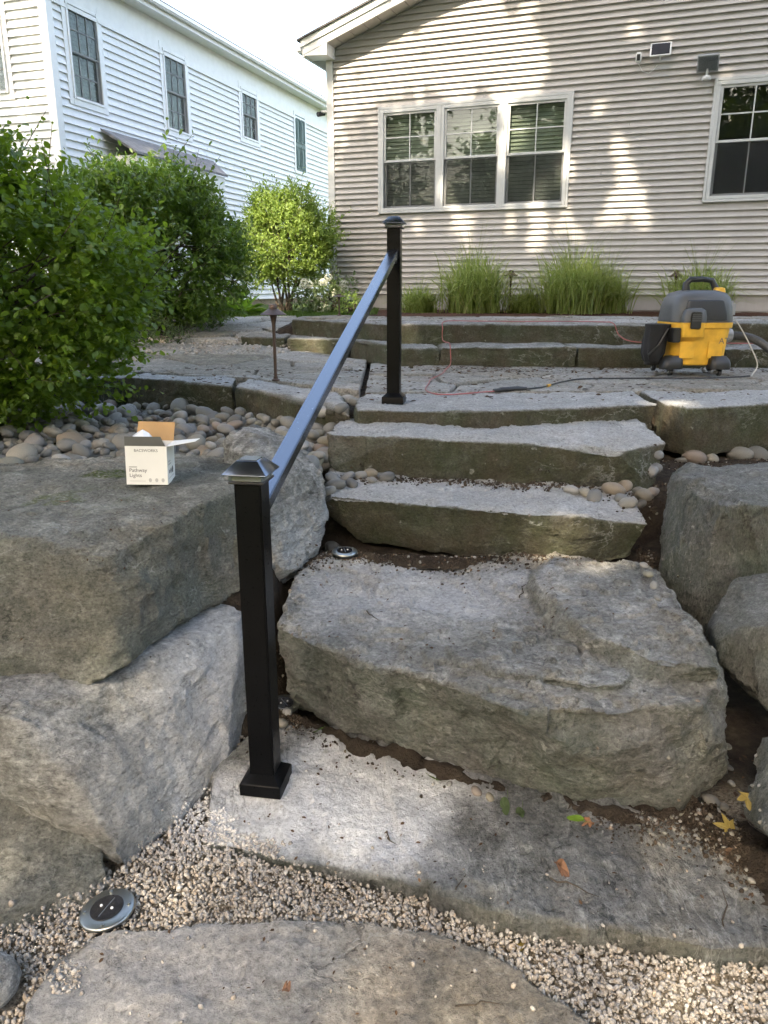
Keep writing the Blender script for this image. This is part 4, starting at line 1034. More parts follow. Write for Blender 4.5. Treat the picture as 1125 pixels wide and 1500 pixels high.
# lean-to porch roof
pr = MB(); pr.add([(0.02, 1.0, 4.04), (0.02, 4.6, 4.04), (0.62, 4.1, 3.68), (0.62, 1.1, 3.68), (0.02, 1.0, 4.0), (0.02, 4.6, 4.0), (0.62, 4.1, 3.64), (0.62, 1.1, 3.64)], [(0, 3, 2, 1), (4, 5, 6, 7), (0, 1, 5, 4), (1, 2, 6, 5), (2, 3, 7, 6), (3, 0, 4, 7)])
pr.build('porch_roof', M['shingle_pale'], wh); MB().box(0.03, 0.58, 1.15, 4.05, 3.40, 3.635).build('porch_fascia', M['trim'], wh)
for y in (1.4, 3.7): MB().box(0.46, 0.56, y - .05, y + .05, 1.1, 3.40).build('porch_post', M['trim'], wh, bevel=0.005, seg=1)
# shutter
sh = MB(); sh.box(-0.005, 0.04, 8.73, 9.33, 4.40, 5.69)
sho = sh.build('shutter', M['shutter'], wh)
for y0, y1 in ((8.77, 9.01), (9.05, 9.29)):
    for z0, z1 in ((4.46, 4.98), (5.06, 5.62)):
        k = MB(); k.box(0.041, 0.055, y0, y0 + .03, z0, z1); k.box(0.041, 0.055, y1 - .03, y1, z0, z1); k.box(0.041, 0.054, y0 + .03, y1 - .03, z0, z0 + .03); k.box(0.041, 0.054, y0 + .03, y1 - .03, z1 - .03, z1)
        k.box(0.041, 0.050, y0 + .07, y1 - .07, z0 + .07, z1 - .07); k.build('shutter_panel', M['shutter'], sho)
t = MB(); t.box(-0.01, 0.045, 8.66, 8.73, 4.33, 5.76); t.box(-0.01, 0.045, 9.33, 9.40, 4.33, 5.76); t.box(-0.01, 0.043, 8.73, 9.33, 4.33, 4.40); t.box(-0.01, 0.043, 8.73, 9.33, 5.69, 5.76); t.build('shutter_casing', M['trim'], wh)

# --- fittings on the grey wall
GM = Matrix.Translation((P0.x, P0.y, 0)) @ Matrix.Rotation(R(-20.5), 4, 'Z')
def on_wall(name, a, z, lab, cat):
    e = empty(name, GM @ Vector((a, -0.022, z)), R(-20.5)); return tag(e, lab, cat)
e = on_wall('solar_panel', 4.76, 4.47, 'small white framed solar panel on the siding above the lamp', 'solar panel')
t = MB(); M1 = Matrix.Translation((0, -0.09, 0)) @ Matrix.Rotation(R(-22), 4, 'X')
t.box(-.13, .13, -.012, .012, -.09, .09, M1); t.build('frame', M['trim'], e, bevel=0.004, seg=1)
MB().box(-.112, .112, -.015, -.0125, -.075, .075, M1).build('cell', M['solar_matte'], e)
MB().tube([(0, 0, -.1), (0, -.05, -.1), (0, -.08, -.04)], .01).build('bracket', M['trim'], e)
e = on_wall('security_camera', 4.49, 4.41, 'small white wall camera with a dark face, left of the solar panel', 'camera')
MB().box(-.035, .035, -.09, -.03, -.06, .06).build('body', M['trim'], e, bevel=0.012); MB().box(-.022, .022, -.093, -.0905, -.045, .03).build('face', M['black_plastic'], e); MB().tube([(0, 0, 0), (0, -.035, 0)], .018).build('mount', M['trim'], e)
MB().tube([(0.0, -.02, -.06), (0.06, -.015, -.16), (0.14, -.015, -.19), (0.2, -.015, -.15), (0.24, -.02, -.1)], .004, 6).build('cable', M['trim'], e)
e = on_wall('flood_light', 5.35, 4.23, 'square grey flood light mounted above the right hand window', 'wall light')
M1 = Matrix.Translation((0, -0.10, 0.03)) @ Matrix.Rotation(R(28), 4, 'X')
MB().box(-.13, .13, -.03, .03, -.10, .10, M1).build('housing', M['light_plastic'], e, bevel=0.006, seg=1)
MB().box(-.11, .11, -.036, -.031, -.08, .08, M1).build('lens', M['glass_clear'], e); MB().box(-.105, .105, -.0308, -.0302, -.075, .075, M1).build('reflector', M['light_plastic'], e)
MB().lathe([(.055, 0), (.06, .02), (.045, .05)], 16, (0, -.06, -.16)).build('mount', M['trim_grey'], e); MB().tube([(0, 0, -.12), (0, -.06, -.12), (0, -.09, -.03)], .018).build('arm', M['trim_grey'], e)
e = empty('security_camera', GM @ Vector((-0.06, -0.02, 4.06)), R(-20.5)); tag(e, 'dark bullet camera on the corner of the grey house', 'camera')
MB().tube([(0.03, 0, 0.03), (-0.05, -.03, 0.03)], .02).build('arm', M['trim_grey'], e); MB().tube([(-.03, .03, .02), (-.09, -.07, -.01)], .035, 12).build('body', M['black_plastic'], e)

# ================================================================== handrail
post_n = Vector((U(390, 1142, .062).x, U(390, 1142, .062).y, 0)); post_f = Vector((U(577, 588, PATIO).x, U(577, 588, PATIO).y, 0))
zn, _ = drop(post_n.x, post_n.y); zn = max(zn, 0.055)
hdir = post_f - post_n; hang = math.atan2(-hdir.x, hdir.y)
hr = empty('handrail', (post_n.x, post_n.y, zn), hang)
tag(hr, 'black metal handrail with two square posts and a sloping flat rail up the steps', 'handrail')
L = hdir.length
def post(y, z, H):
    p = MB().box(-.0375, .0375, y - .0375, y + .0375, z + .012, z + H).build('post', M['black_metal'], hr, bevel=0.004)
    b = MB().rings([[(sx * w, y + sy * w, z + zz) for sx, sy in ((-1, -1), (1, -1), (1, 1), (-1, 1))] for w, zz in ((.063, -.012), (.063, .026), (.060, .030), (.041, .046), (.038, .050))])
    bo = b.build('base_cover', M['black_metal'], p, bevel=0.0015, seg=1)
    c = MB().box(-.049, .049, y - .049, y + .049, z + H, z + H + .008); c.build('cap_collar', M['black_plastic'], p, bevel=0.002, seg=1)
    MB().box(-.047, .047, y - .047, y + .047, z + H + .009, z + H + .024).build('lens', M['glass_clear'], p)
    MB().box(-.040, .040, y - .040, y + .040, z + H + .0095, z + H + .0235).build('reflector', M['light_plastic'], p)
    c = MB().rings([[(sx * w, y + sy * w, z + H + zz) for sx, sy in ((-1, -1), (1, -1), (1, 1), (-1, 1))] for w, zz in ((.061, .025), (.062, .028), (.030, .060), (.0295, .061))])
    c.build('cap', M['black_gloss'], p, bevel=0.0012, seg=1)
    MB().box(-.025, .025, y - .025, y + .025, z + H + .0612, z + H + .063).build('solar_cell', M['solar'], p)
    return p
dz = PATIO + 0.004 - zn
post(0, 0, 0.945); post(L, dz, 0.955)
za, zb = 0.872, dz + 0.845
rl = MB(); y0, y1 = .036, L - .036; w = .027; hgt = .040
vs = [(x, y, z + q) for q in (-hgt, 0) for y, z in ((y0, za), (y1, zb)) for x in (-w, w)]
rl.add(vs, [(0, 2, 3, 1), (4, 5, 7, 6), (0, 1, 5, 4), (2, 6, 7, 3), (0, 4, 6, 2), (1, 3, 7, 5)])
rl.build('rail', M['black_gloss'], hr, bevel=0.003)
for y, z in ((.036, za), (L - .036, zb)):
    s_ = 1 if y < 1 else -1
    t = MB(); t.box(-.022, .022, min(y, y + s_ * .045), max(y, y + s_ * .045), z - hgt - .035, z - hgt + (.012 if s_ > 0 else -.012)); t.build('rail_bracket', M['black_metal'], hr, bevel=0.002, seg=1)

# ================================================================== ground lights
def ground_light(p, r, tilt, rz, lab):
    e = empty('ground_light', p); e.rotation_euler = (tilt[0], tilt[1], rz); tag(e, lab, 'ground light', 'solar disc lights set beside the steps')
    MB().lathe([(r * .50, .010), (r * .93, .0095), (r * .98, .0075), (r, .004), (r * .99, .0), (r * .5, -.004)], 48).build('ring', M['steel'], e, smooth=True)
    MB().lathe([(r * .92, -.005), (r * .88, -.05), (r * .3, -.06)], 32).build('body', M['black_plastic'], e, smooth=True)
    MB().lathe([(r * .60, .0102), (r * .595, .0125), (r * .05, .0132)], 48).build('panel', M['solar'], e, smooth=True)
    for k in range(4):
        a = math.pi / 2 * k + .5
        MB().lathe([(r * .07, .0102), (r * .065, .0135), (r * .03, .0145)], 14, (r * .8 * math.cos(a), r * .8 * math.sin(a), 0)).build('screw', M['steel'], e, smooth=True)
    for s_ in (-1, 1): MB().lathe([(r * .055, .0134), (r * .045, .016), (r * .01, .0165)], 12, (s_ * r * .24, 0, 0)).build('led', M['trim'], e, smooth=True)
    MB().box(-.0012, .0012, -r * .45, r * .45, .0133, .0138).build('seam', M['steel'], e)
    return e
p = U(157, 1327, .022); ground_light((p.x, p.y, .006), .068, (.05, -.09), -.35, 'steel rimmed ground light in the gravel at lower left')
q = V(505, 817, 3.12); z, _ = drop(q.x, q.y); ground_light((q.x, q.y, z + .018), .055, (.05, .0), .2, 'dark ground light beside the lower ledge step and pale boulder')
q = U(411, 1022, .09); ground_light((q.x + .012, q.y, .06), .055, (.1, .0), .6, 'ground light half hidden behind the near post')

# ================================================================== path lights
def path_light(p, H, lab, s=1.0):
    e = empty('path_light', p); tag(e, lab, 'path light', 'bronze mushroom path lights')
    MB().lathe([(.030 * s, 0), (.030 * s, .008), (.016 * s, .016), (.016 * s, .03)], 16).build('flange', M['bronze'], e, smooth=True)
    MB().lathe([(.0115 * s, .012), (.0115 * s, H * .62), (.014 * s, H * .75), (.026 * s, H * .865)], 16).build('stem', M['bronze'], e, smooth=True)
    MB().lathe([(.004, H * .865), (.09 * s, H * .865), (.094 * s, H * .872), (.045 * s, H * .93), (.032 * s, H * .945), (.004, H * .947)], 28).build('shade', M['bronze'], e, smooth=True)
    MB().lathe([(.031 * s, H * .944), (.031 * s, H * .985), (.026 * s, H), (.004, H * 1.004)], 20).build('finial', M['bronze'], e, smooth=True)
q = U(404, 556, PATIO + .01); path_light((q.x, q.y, drop(q.x, q.y)[0]), .53, 'bronze path light standing on the patio left of the rail')
q = V(497, 462, 9.1); path_light((q.x, q.y, drop(q.x, q.y)[0]), .24, 'small path light by the corner of the grey house', .75)
q = V(747, 440, 10.9); path_light((q.x, q.y, drop(q.x, q.y)[0]), .56, 'path light between the two tall grass clumps')
q = V(987, 440, 10.3); path_light((q.x, q.y, drop(q.x, q.y)[0]), .54, 'path light in the grass clump behind the vacuum')

# ================================================================== lettering
def letters(name, txt, size, mat, parent, loc, rot, align='LEFT'):
    c = bpy.data.curves.new('txt', 'FONT'); c.body = txt; c.size = size; c.align_x = align; c.extrude = 0.0002
    t = bpy.data.objects.new('txt', c); COL.objects.link(t)
    dg = bpy.context.evaluated_depsgraph_get(); dg.update()
    me = bpy.data.meshes.new_from_object(t.evaluated_get(dg)); bpy.data.objects.remove(t)
    me.materials.clear()
    o = link(name, me, mat, parent); o.location = loc; o.rotation_euler = rot; return o

# ================================================================== carton on the boulder
q = U(222, 703, .775); zc = max(drop(q.x + dx_, q.y + dy_)[0] for dx_ in (-.06, 0, .06) for dy_ in (-.05, 0, .05)) - .004
cx = empty('carton', (q.x, q.y, zc + .004)); cx.rotation_euler = (R(-2), R(1.5), R(4)); tag(cx, 'open white carton reading Pathway Lights on the huge left boulder', 'carton')
W_, D_, H_ = .078, .072, .150
t = MB(); th = .0022
t.box(-W_, W_, -D_, -D_ + th, 0, H_); t.box(-W_, W_, D_ - th, D_, 0, H_); t.box(-W_, -W_ + th, -D_ + th, D_ - th, 0, H_); t.box(W_ - th, W_, -D_ + th, D_ - th, 0, H_); t.box(-W_ + th, W_ - th, -D_ + th, D_ - th, 0, th)
t.build('body', M['card_white'], cx)
def flap(mat, pts, name='flap'):
    vs = [Vector(p) for p in pts]; n = (vs[1] - vs[0]).cross(vs[2] - vs[0]).normalized() * .0016
    MB().add([v for v in vs] + [v + n for v in vs], [(0, 3, 2, 1), (4, 5, 6, 7), (0, 1, 5, 4), (1, 2, 6, 5), (2, 3, 7, 6), (3, 0, 4, 7)]).build(name, M[mat], cx)
flap('card_olive', [(-W_, -D_, H_), (W_ - .004, -D_, H_), (W_ - .028, -D_ + .035, H_ + .030), (-W_ - .008, -D_ + .035, H_ + .030)])
flap('card_brown', [(-W_ + .01, D_, H_), (W_, D_, H_), (W_ + .006, D_ + .01, H_ + .072), (-W_ + .02, D_ + .01, H_ + .074)])
flap('card_white', [(W_, -D_, H_), (W_, D_, H_), (W_ + .105, D_ - .01, H_ + .012), (W_ + .105, -D_ + .02, H_ + .018)])
flap('card_brown', [(-W_, D_, H_), (-W_, -D_, H_), (-W_ + .03, -D_ + .02, H_ - .06), (-W_ + .03, D_ - .02, H_ - .06)])
v = ICO2[0] * (1 + .45 * fbm(ICO2[0] * 3.1, 3))[:, None] * np.array([.045, .04, .035]) + np.array([-.03, .02, H_ + .008])
raw('wrapping', v, [tuple(f) for f in ICO2[1]], M['film'], cx)
RF = (R(90), 0, 0); YF = -D_ - .0006
letters('lettering', 'BACSWORKS', .0150, M['ink'], cx, (0.0, YF, .128), RF, 'CENTER')
MB().box(-.066, -.036, YF - .0003, YF + .0003, .0670, .0715).build('print_line', M['ink_pale'], cx)
letters('lettering', 'Pathway\nLights', .0200, M['ink'], cx, (-.066, YF, .050), RF)
MB().box(-.066, -.005, YF - .0003, YF + .0003, .0135, .0150).build('print_line', M['ink_pale'], cx)
for k, x in enumerate((.012, .036, .060)): MB().prism([(x + .006 * math.cos(a), .018 + .008 * math.sin(a)) for a in np.linspace(0, 5.6, 9)], lambda a, b, tt: (a, tt, b), YF - .0003, YF + .0003).build('icon', M['ink_pale'], cx)
XF = W_ + .0006
for k, (y, r_) in enumerate(((-.035, .007), (-.008, .009), (.022, .012))):
    MB().prism([(y + r_ * math.cos(a), .045 + r_ * 1.15 * math.sin(a)) for a in np.linspace(0, 5.5, 8)], lambda a, b, tt: (tt, a, b), XF - .0003, XF + .0003).build('icon', M['ink'], cx)
MB().box(XF - .0003, XF + .0003, -.052, -.012, .083, .088).build('print_line', M['ink_pale'], cx); MB().box(XF - .0003, XF + .0003, -.052, .0, .072, .077).build('print_line', M['ink_pale'], cx)
MB().box(XF - .0003, XF + .0003, -.055, .05, .020, .022).build('print_line', M['ink_pale'], cx)

# ================================================================== shop vacuum
vc = empty('shop_vacuum', (2.36, 6.02, PATIO + .012), R(4)); tag(vc, 'yellow and charcoal wet and dry vacuum on casters by the terrace step', 'vacuum')
def sup(hx, hy, z, n=36, p=3.6, c=(0, 0)):
    return [(c[0] + hx * math.copysign(abs(math.cos(a)) ** (2 / p), math.cos(a)), c[1] + hy * math.copysign(abs(math.sin(a)) ** (2 / p), math.sin(a)), z) for a in [2 * math.pi * k / n for k in range(n)]]
MB().rings([sup(.195, .175, .075), sup(.205, .185, .085), sup(.228, .205, .33), sup(.228, .205, .345), sup(.243, .218, .347), sup(.245, .220, .385), sup(.235, .21, .388)]).build('tank', M['yellow_plastic'], vc, smooth=True)
lid = MB().rings([sup(.240, .215, .387), sup(.242, .216, .40), sup(.232, .205, .50), sup(.215, .19, .56), sup(.185, .165, .595), sup(.12, .11, .615), sup(.03, .03, .618)]).build('lid', M['grey_plastic'], vc, smooth=True)
MB().rings([sup(.165, .012, .405, c=(-.02, -.212)), sup(.16, .014, .45, c=(-.02, -.207)), sup(.135, .012, .54, c=(-.02, -.192)), sup(.125, .008, .548, c=(-.02, -.185))]).build('vent_panel', M['black_plastic'], lid, smooth=True)
hd = MB(); hd.tube([(-.10, -.02, .60), (-.105, -.02, .66), (-.075, -.02, .692), (.02, -.02, .695), (.09, -.02, .685), (.125, -.02, .63), (.13, -.02, .585)], [.032, .026, .022, .020, .021, .026, .032], 12)
hd.build('handle', M['black_plastic'], lid, smooth=True)
MB().rings([sup(.045, .03, .60, c=(.135, -.06)), sup(.035, .025, .632, c=(.135, -.06)), sup(.012, .01, .637, c=(.135, -.06))]).build('power_switch', M['yellow_plastic'], lid, smooth=True)
MB().box(.16, .238, -.16, .06, .42, .54).build('side_vent', M['light_plastic'], lid, bevel=0.02)
for k in range(4): MB().box(.18, .243, -.13, .03, .435 + k * .025, .442 + k * .025).build('vent_slot', M['black_plastic'], lid)
la = MB().rings([sup(.080, .03, .285, p=5, c=(-.115, -.222)), sup(.082, .034, .30, p=5, c=(-.115, -.222)), sup(.085, .036, .388, p=5, c=(-.115, -.225))]).build('latch_base', M['yellow_plastic'], vc, smooth=True)
MB().rings([sup(.088, .040, .389, p=4, c=(-.112, -.224)), sup(.088, .040, .43, p=4, c=(-.112, -.224)), sup(.075, .034, .475, p=4, c=(-.108, -.218)), sup(.045, .02, .492, p=4, c=(-.105, -.210))]).build('latch_cover', M['grey_plastic'], vc, smooth=True)
lt = MB().box(-.155, -.075, -.275, -.262, .345, .465).build('latch', M['black_plastic'], vc, bevel=0.006)
for k in range(4): MB().box(-.15, -.08, -.279, -.2752, .40 + k * .014, .406 + k * .014).build('latch_rib', M['grey_plastic'], lt)
for x in (-.13, .085): MB().box(x - .055, x + .055, -.205, -.2015, .13, .25).build('tank_panel', M['yellow_plastic'], vc, bevel=0.001, seg=1)
def pod(x, y):
    p = MB().rings([sup(.075, .06, .050, p=4, c=(x, y)), sup(.078, .063, .075, p=4, c=(x, y)), sup(.074, .058, .115, p=4, c=(x * .98, y * .98)), sup(.055, .045, .145, p=4, c=(x * .93, y * .93))]).build('caster_pod', M['black_plastic'], vc, smooth=True)
    wx, wy = x * 1.02, y * 1.04
    wl = MB(); wl.tube([(wx - .014, wy, .026), (wx - .010, wy, .026), (wx + .010, wy, .026), (wx + .014, wy, .026)], [.022, .027, .027, .022], 18); wl.build('wheel', M['black_plastic'], p, smooth=True)
    MB().tube([(wx - .016, wy, .026), (wx + .016, wy, .026)], .010, 12).build('hub', M['light_plastic'], p, smooth=True)
    fk = MB(); fk.tube([(wx - .02, wy, .03), (wx - .02, wy, .055), (wx, wy, .062), (wx + .02, wy, .055), (wx + .02, wy, .03)], .006, 6); fk.build('fork', M['grey_plastic'], p)
for x, y in ((-.225, -.165), (.125, -.205), (.225, .14), (-.2, .19)): pod(x, y)
MB().tube([(.20, -.02, .285), (.262, -.02, .285), (.285, -.02, .285)], [.058, .055, .05], 20).build('hose_port', M['light_plastic'], vc, smooth=True)
hz = MB(); cp = [Vector((.27, -.02, .285)), Vector((.40, -.03, .275)), Vector((.52, -.02, .235)), Vector((.66, .02, .16)), Vector((.85, .06, .085)), Vector((1.1, .02, .03)), Vector((1.5, -.12, .03))]
def spline(cp, n):
    out = []
    for i in range(len(cp) - 1):
        a, b, c, d = cp[max(i - 1, 0)], cp[i], cp[i + 1], cp[min(i + 2, len(cp) - 1)]
        for k in range(n):
            t = k / n; out.append(.5 * ((2 * b) + (c - a) * t + (2 * a - 5 * b + 4 * c - d) * t * t + (3 * b - a - 3 * c + d) * t ** 3))
    return out + [cp[-1]]
pp = spline(cp, 40); hz.tube(pp, [.031 if i % 2 else .0275 for i in range(len(pp))], 14); hz.build('hose', M['grey_plastic'], vc, smooth=True)
MB().tube([pp[0], pp[6]], .040, 16).build('hose_cuff', M['light_plastic'], vc, smooth=True)
# black accessory bag hung at the left
bagm = MB(); rr = []
for z, hx, hy, cx_ in ((.085, .03, .05, -.335), (.10, .055, .07, -.335), (.16, .075, .09, -.335), (.25, .078, .085, -.325), (.33, .082, .08, -.315), (.355, .088, .09, -.312), (.372, .088, .09, -.312), (.374, .07, .075, -.312)): rr.append(sup(hx, hy, z, 28, 2.6, (cx_, -.07)))
rr = [[(p[0] + .008 * math.sin(k * 1.9 + i), p[1] + .008 * math.sin(k * 1.3 + i * 2), p[2]) for k, p in enumerate(r_)] if 0 < i < 5 else r_ for i, r_ in enumerate(rr)]
bagm.rings(rr); bg_ = bagm.build('bag', M['black_cloth'], vc, smooth=True)
MB().tube([(-.27, -.165, .345), (-.34, -.17, .22), (-.395, -.14, .15)], .007, 6).build('bag_strap', M['black_plastic'], bg_)
MB().box(-.255, -.195, -.225, -.12, .245, .35).build('bag_clip', M['black_plastic'], vc, bevel=0.006)
letters('lettering', 'AT', .062, M['ink'], vc, (.105, -.2065, .235), (R(90), 0, 0))
# vacuum lead
pc = spline([Vector((2.60, 5.96, PATIO + .42)), Vector((2.63, 5.90, PATIO + .40)), Vector((2.72, 5.86, PATIO + .25)), Vector((2.79, 5.83, PATIO + .10)), Vector((2.74, 5.78, PATIO + .03)), Vector((2.68, 5.72, PATIO + .02)), Vector((2.4, 5.66, PATIO + .014)), Vector((1.9, 5.64, PATIO + .014)), Vector((1.45, 5.60, PATIO + .014)), Vector((1.25, 5.42, PATIO + .014)), Vector((1.05, 5.12, PATIO + .014)), Vector((.92, 5.0, PATIO + .016))], 8)
cd = empty('power_lead', (2.0, 5.7, PATIO)); tag(cd, 'dark lead of the vacuum lying across the patio to a plug', 'cord')
off = cd.location
MB().tube([p - off for p in pc[:40]], .0045, 8).build('pale_lead', M['pale_cord'], cd, smooth=True); MB().tube([p - off for p in pc[39:]], .0055, 8).build('lead', M['black_plastic'], cd, smooth=True)
MB().tube([Vector((.92, 5.0, PATIO + .018)) - off, Vector((.86, 4.975, PATIO + .02)) - off, Vector((.74, 4.93, PATIO + .02)) - off], [.012, .018, .015], 10).build('plug', M['black_plastic'], cd, smooth=True)
MB().tube([pc[-12] - off, pc[-11] - off], .010, 8).build('tie', M['yellow_plastic'], cd, smooth=True)
# extension cord: patio, up over the terrace steps
ly = lambda x: low(x)
ep = [Vector((.745, 4.93, PATIO + .014)), Vector((.55, 4.83, PATIO + .012)), Vector((.40, 4.76, PATIO + .012)), Vector((.31, 4.80, PATIO + .012)), Vector((.27, 5.0, PATIO + .012)), Vector((.31, 5.35, PATIO + .012)), Vector((.34, 5.6, PATIO + .012)), Vector((.44, 5.95, PATIO + .012)), Vector((.50, 6.3, PATIO + .012)), Vector((.56, ly(.56) - .05, PATIO + .03)), Vector((.56, ly(.56) - .028, PATIO + .12)), Vector((.555, ly(.56) + .02, 1.052)), Vector((.54, ly(.54) + .3, 1.048)), Vector((.53, ly(.53) + .51, 1.06)), Vector((.53, ly(.53) + .515, 1.15)), Vector((.56, ly(.5) + .60, TERR + .022)), Vector((.85, ly(.8) + .72, TERR + .02)), Vector((1.3, ly(1.3) + .66, TERR + .02)), Vector((1.6, ly(1.6) + .72, TERR + .02)), Vector((1.95, ly(2) + .62, TERR + .02)), Vector((2.05, ly(2) + .53, TERR + .01)), Vector((2.10, ly(2.1) + .505, 1.10)), Vector((2.2, ly(2.2) + .40, 1.05)), Vector((2.5, ly(2.5) + .3, 1.05)), Vector((2.9, ly(2.9) + .25, 1.05)), Vector((3.6, ly(3.6) + .2, 1.05))]
ec = empty('extension_cord', ep[0]); tag(ec, 'red extension cord looping over the patio and up the terrace steps', 'cord')
MB().tube([p - ep[0] for p in spline(ep, 8)], .0044, 8).build('cable', M['red_cord'], ec, smooth=True)
MB().tube([Vector((0, 0, .004)), Vector((-.05, -.02, .004))], [.014, .010], 10).build('socket', M['black_plastic'], ec, smooth=True)

# ================================================================== leaf builders
LEAF = np.array([(0, 0, 0), (.28, .42, .07), (.24, .78, .05), (0, 1.05, -.06), (-.24, .78, .05), (-.28, .42, .07)])
def leaf_mesh(name, P, Dv, Nv, S, mat, parent=None, width=1.0, org=None, seed=1, shape=LEAF):
    """one mesh of separate folded leaves: P base, Dv pointing, Nv face normal"""
    P, Dv, Nv, S = map(lambda a: np.asarray(a, float), (P, Dv, Nv, S))
    n = len(P); Dv = Dv / np.linalg.norm(Dv, axis=1)[:, None]
    X = np.cross(Dv, Nv); ln = np.linalg.norm(X, axis=1); X = X / np.where(ln < 1e-6, 1, ln)[:, None]; Nn = np.cross(X, Dv)
    sh = shape * np.array([width, 1, 1])
    Vv = P[:, None] + S[:, None, None] * (sh[None, :, 0:1] * X[:, None] + sh[None, :, 1:2] * Dv[:, None] + sh[None, :, 2:3] * Nn[:, None])
    if org is not None: Vv = Vv - np.array(org)
    k_ = len(shape); b = (np.arange(n) * k_)[:, None]
    F_ = np.concatenate([b + np.array([[0, 1, 2, 3]]), b + np.array([[0, 3, 4, 5]])]) if k_ == 6 else b + np.array([[0, 1, 2, 3]])
    me = fast_mesh(name, Vv.reshape(-1, 3), F_); r = np.random.default_rng(seed)
    attr(me, 'rnd', np.repeat(np.clip(r.normal(.5, .24, n), 0, 1), k_))
    return link(name, me, mat, parent, False)
def unit(n, r):
    v = r.normal(size=(n, 3)); return v / np.linalg.norm(v, axis=1)[:, None]
def shrub(name, lab, base, ells, twigs, per, size, mat, seed, width=1.0, thin=0.25, cat='shrub', upward=0.35, twig=0.22, trunks=7, bare=None):
    r = np.random.default_rng(seed); base = np.array(base, float)
    e = empty(name, base); tag(e, lab, cat)
    vol = np.array([a[3] * a[4] + a[4] * a[5] + a[3] * a[5] for a in ells]); T_, D_all = [], []
    while len(T_) < twigs:
        k = r.choice(len(ells), p=vol / vol.sum()); c = np.array(ells[k][:3]); rad = np.array(ells[k][3:])
        u = unit(1, r)[0]; q = (0.55 + 0.45 * r.random() ** 0.5)
        lump = 1 + 0.16 * fbm((u * 2.3 + k * 5.1)[None], 3)[0] * 1.6
        p = c + u * rad * q * lump
        if fbm((p * 2.6)[None] + seed, 3)[0] < -0.34 + thin * 0.5: continue      # gaps
        if bare is not None and bare(p): continue
        T_.append(p); D_all.append(u * rad / rad.max())
    T_ = np.array(T_); D_ = np.array(D_all); D_ /= np.linalg.norm(D_, axis=1)[:, None]
    D_ = D_ + np.array([0, 0, upward]) + 0.55 * unit(len(D_), r); D_ /= np.linalg.norm(D_, axis=1)[:, None]
    tl = np.where(r.random(len(T_)) < .035, 2.3, r.uniform(.6, 1.25, len(T_))) * twig         # a few long stray shoots
    t = np.tile(np.linspace(0.05, 1, per), len(T_)); P = np.repeat(T_, per, 0) + np.repeat(D_, per, 0) * (t * np.repeat(tl, per))[:, None]
    side = unit(len(P), r); Dl = np.repeat(D_, per, 0) * 0.55 + side * 0.9
    Nl = np.array([0, 0, 1.0]) + 0.75 * unit(len(P), r) + 0.35 * np.repeat(D_, per, 0)
    S = size * r.uniform(0.45, 1.35, len(P)) * (1.08 - 0.3 * t)
    leaf_mesh('foliage', P, Dl, Nl, S, mat, e, width, base, seed)
    br = MB(); ctr = np.array([a[:3] for a in ells]).mean(0)
    for k in range(trunks):
        q = T_[r.integers(len(T_))]; a = base + np.array([r.uniform(-.12, .12), r.uniform(-.12, .12), -0.03]); m = a * .45 + q * .55 + np.array([0, 0, -.12]) + .08 * unit(1, r)[0]
        br.tube([Vector(p - base) for p in (a, a * .6 + m * .4 + .04 * unit(1, r)[0], m, q)], [.028, .022, .013, .004], 6)
    for k in range(trunks * 7):
        q = T_[r.integers(len(T_))]; m = q * .5 + ctr * .5 + .1 * unit(1, r)[0]; m[2] -= .08
        br.tube([Vector(p - base) for p in (ctr * .7 + base * .3 + .25 * (m - ctr) * r.random(), m, q)], [.010, .007, .002], 5)
    for k in np.nonzero(tl > 1.6 * twig)[0][:90]: br.tube([Vector(T_[k] - base), Vector(T_[k] + D_[k] * tl[k] - base)], [.004, .0015], 4)
    br.build('branches', M['bark'], e, smooth=True)
    return e
shrub('shrub', 'big round leaved green shrub at the left overhanging the pebbles', (-2.75, 4.75, .62),
      [(-2.55, 4.75, 1.62, .92, .8, .62), (-1.95, 4.75, 1.52, .55, .6, .42), (-3.1, 4.6, 1.95, .8, .7, .48), (-2.1, 4.8, 1.16, .48, .55, .36), (-2.9, 4.5, 1.2, .7, .6, .5), (-2.35, 4.55, 1.0, .4, .4, .26), (-2.6, 4.8, 2.15, .45, .5, .22)],
      4700, 11, .047, M['leaf_round'], 3, 1.35, thin=0.05, twig=.20, trunks=12)
shrub('shrub', 'dark glossy shrub in the middle, between the near shrub and the lime one', (-2.65, 8.9, .95),
      [(-2.6, 8.8, 1.95, .95, .9, .74), (-2.1, 8.9, 1.72, .55, .6, .62), (-3.3, 8.6, 1.95, .85, .8, .6), (-2.5, 8.7, 2.42, .6, .6, .30)],
      3300, 10, .068, M['leaf_gloss'], 4, 0.85, thin=0.1, twig=.2, trunks=9, bare=lambda p: p[2] < 1.22 + 0.4 * abs(p[0] + 2.2) * 0)
shrub('shrub', 'bright lime green shrub with bare forked stems beside the grey house corner', (-1.55, 12.4, 1.12),
      [(-1.55, 12.5, 2.1, .66, .6, .55), (-1.25, 12.5, 2.0, .40, .4, .42), (-1.95, 12.4, 1.9, .36, .4, .36), (-1.5, 12.5, 2.5, .45, .45, .30), (-1.75, 12.5, 2.65, .22, .2, .25), (-1.3, 12.4, 2.7, .2, .2, .25), (-1.0, 12.4, 2.3, .28, .3, .3)],
      3000, 9, .062, M['leaf_lime'], 5, 0.7, thin=0.05, twig=.18, upward=0.7, trunks=8, bare=lambda p: p[2] < 1.55)
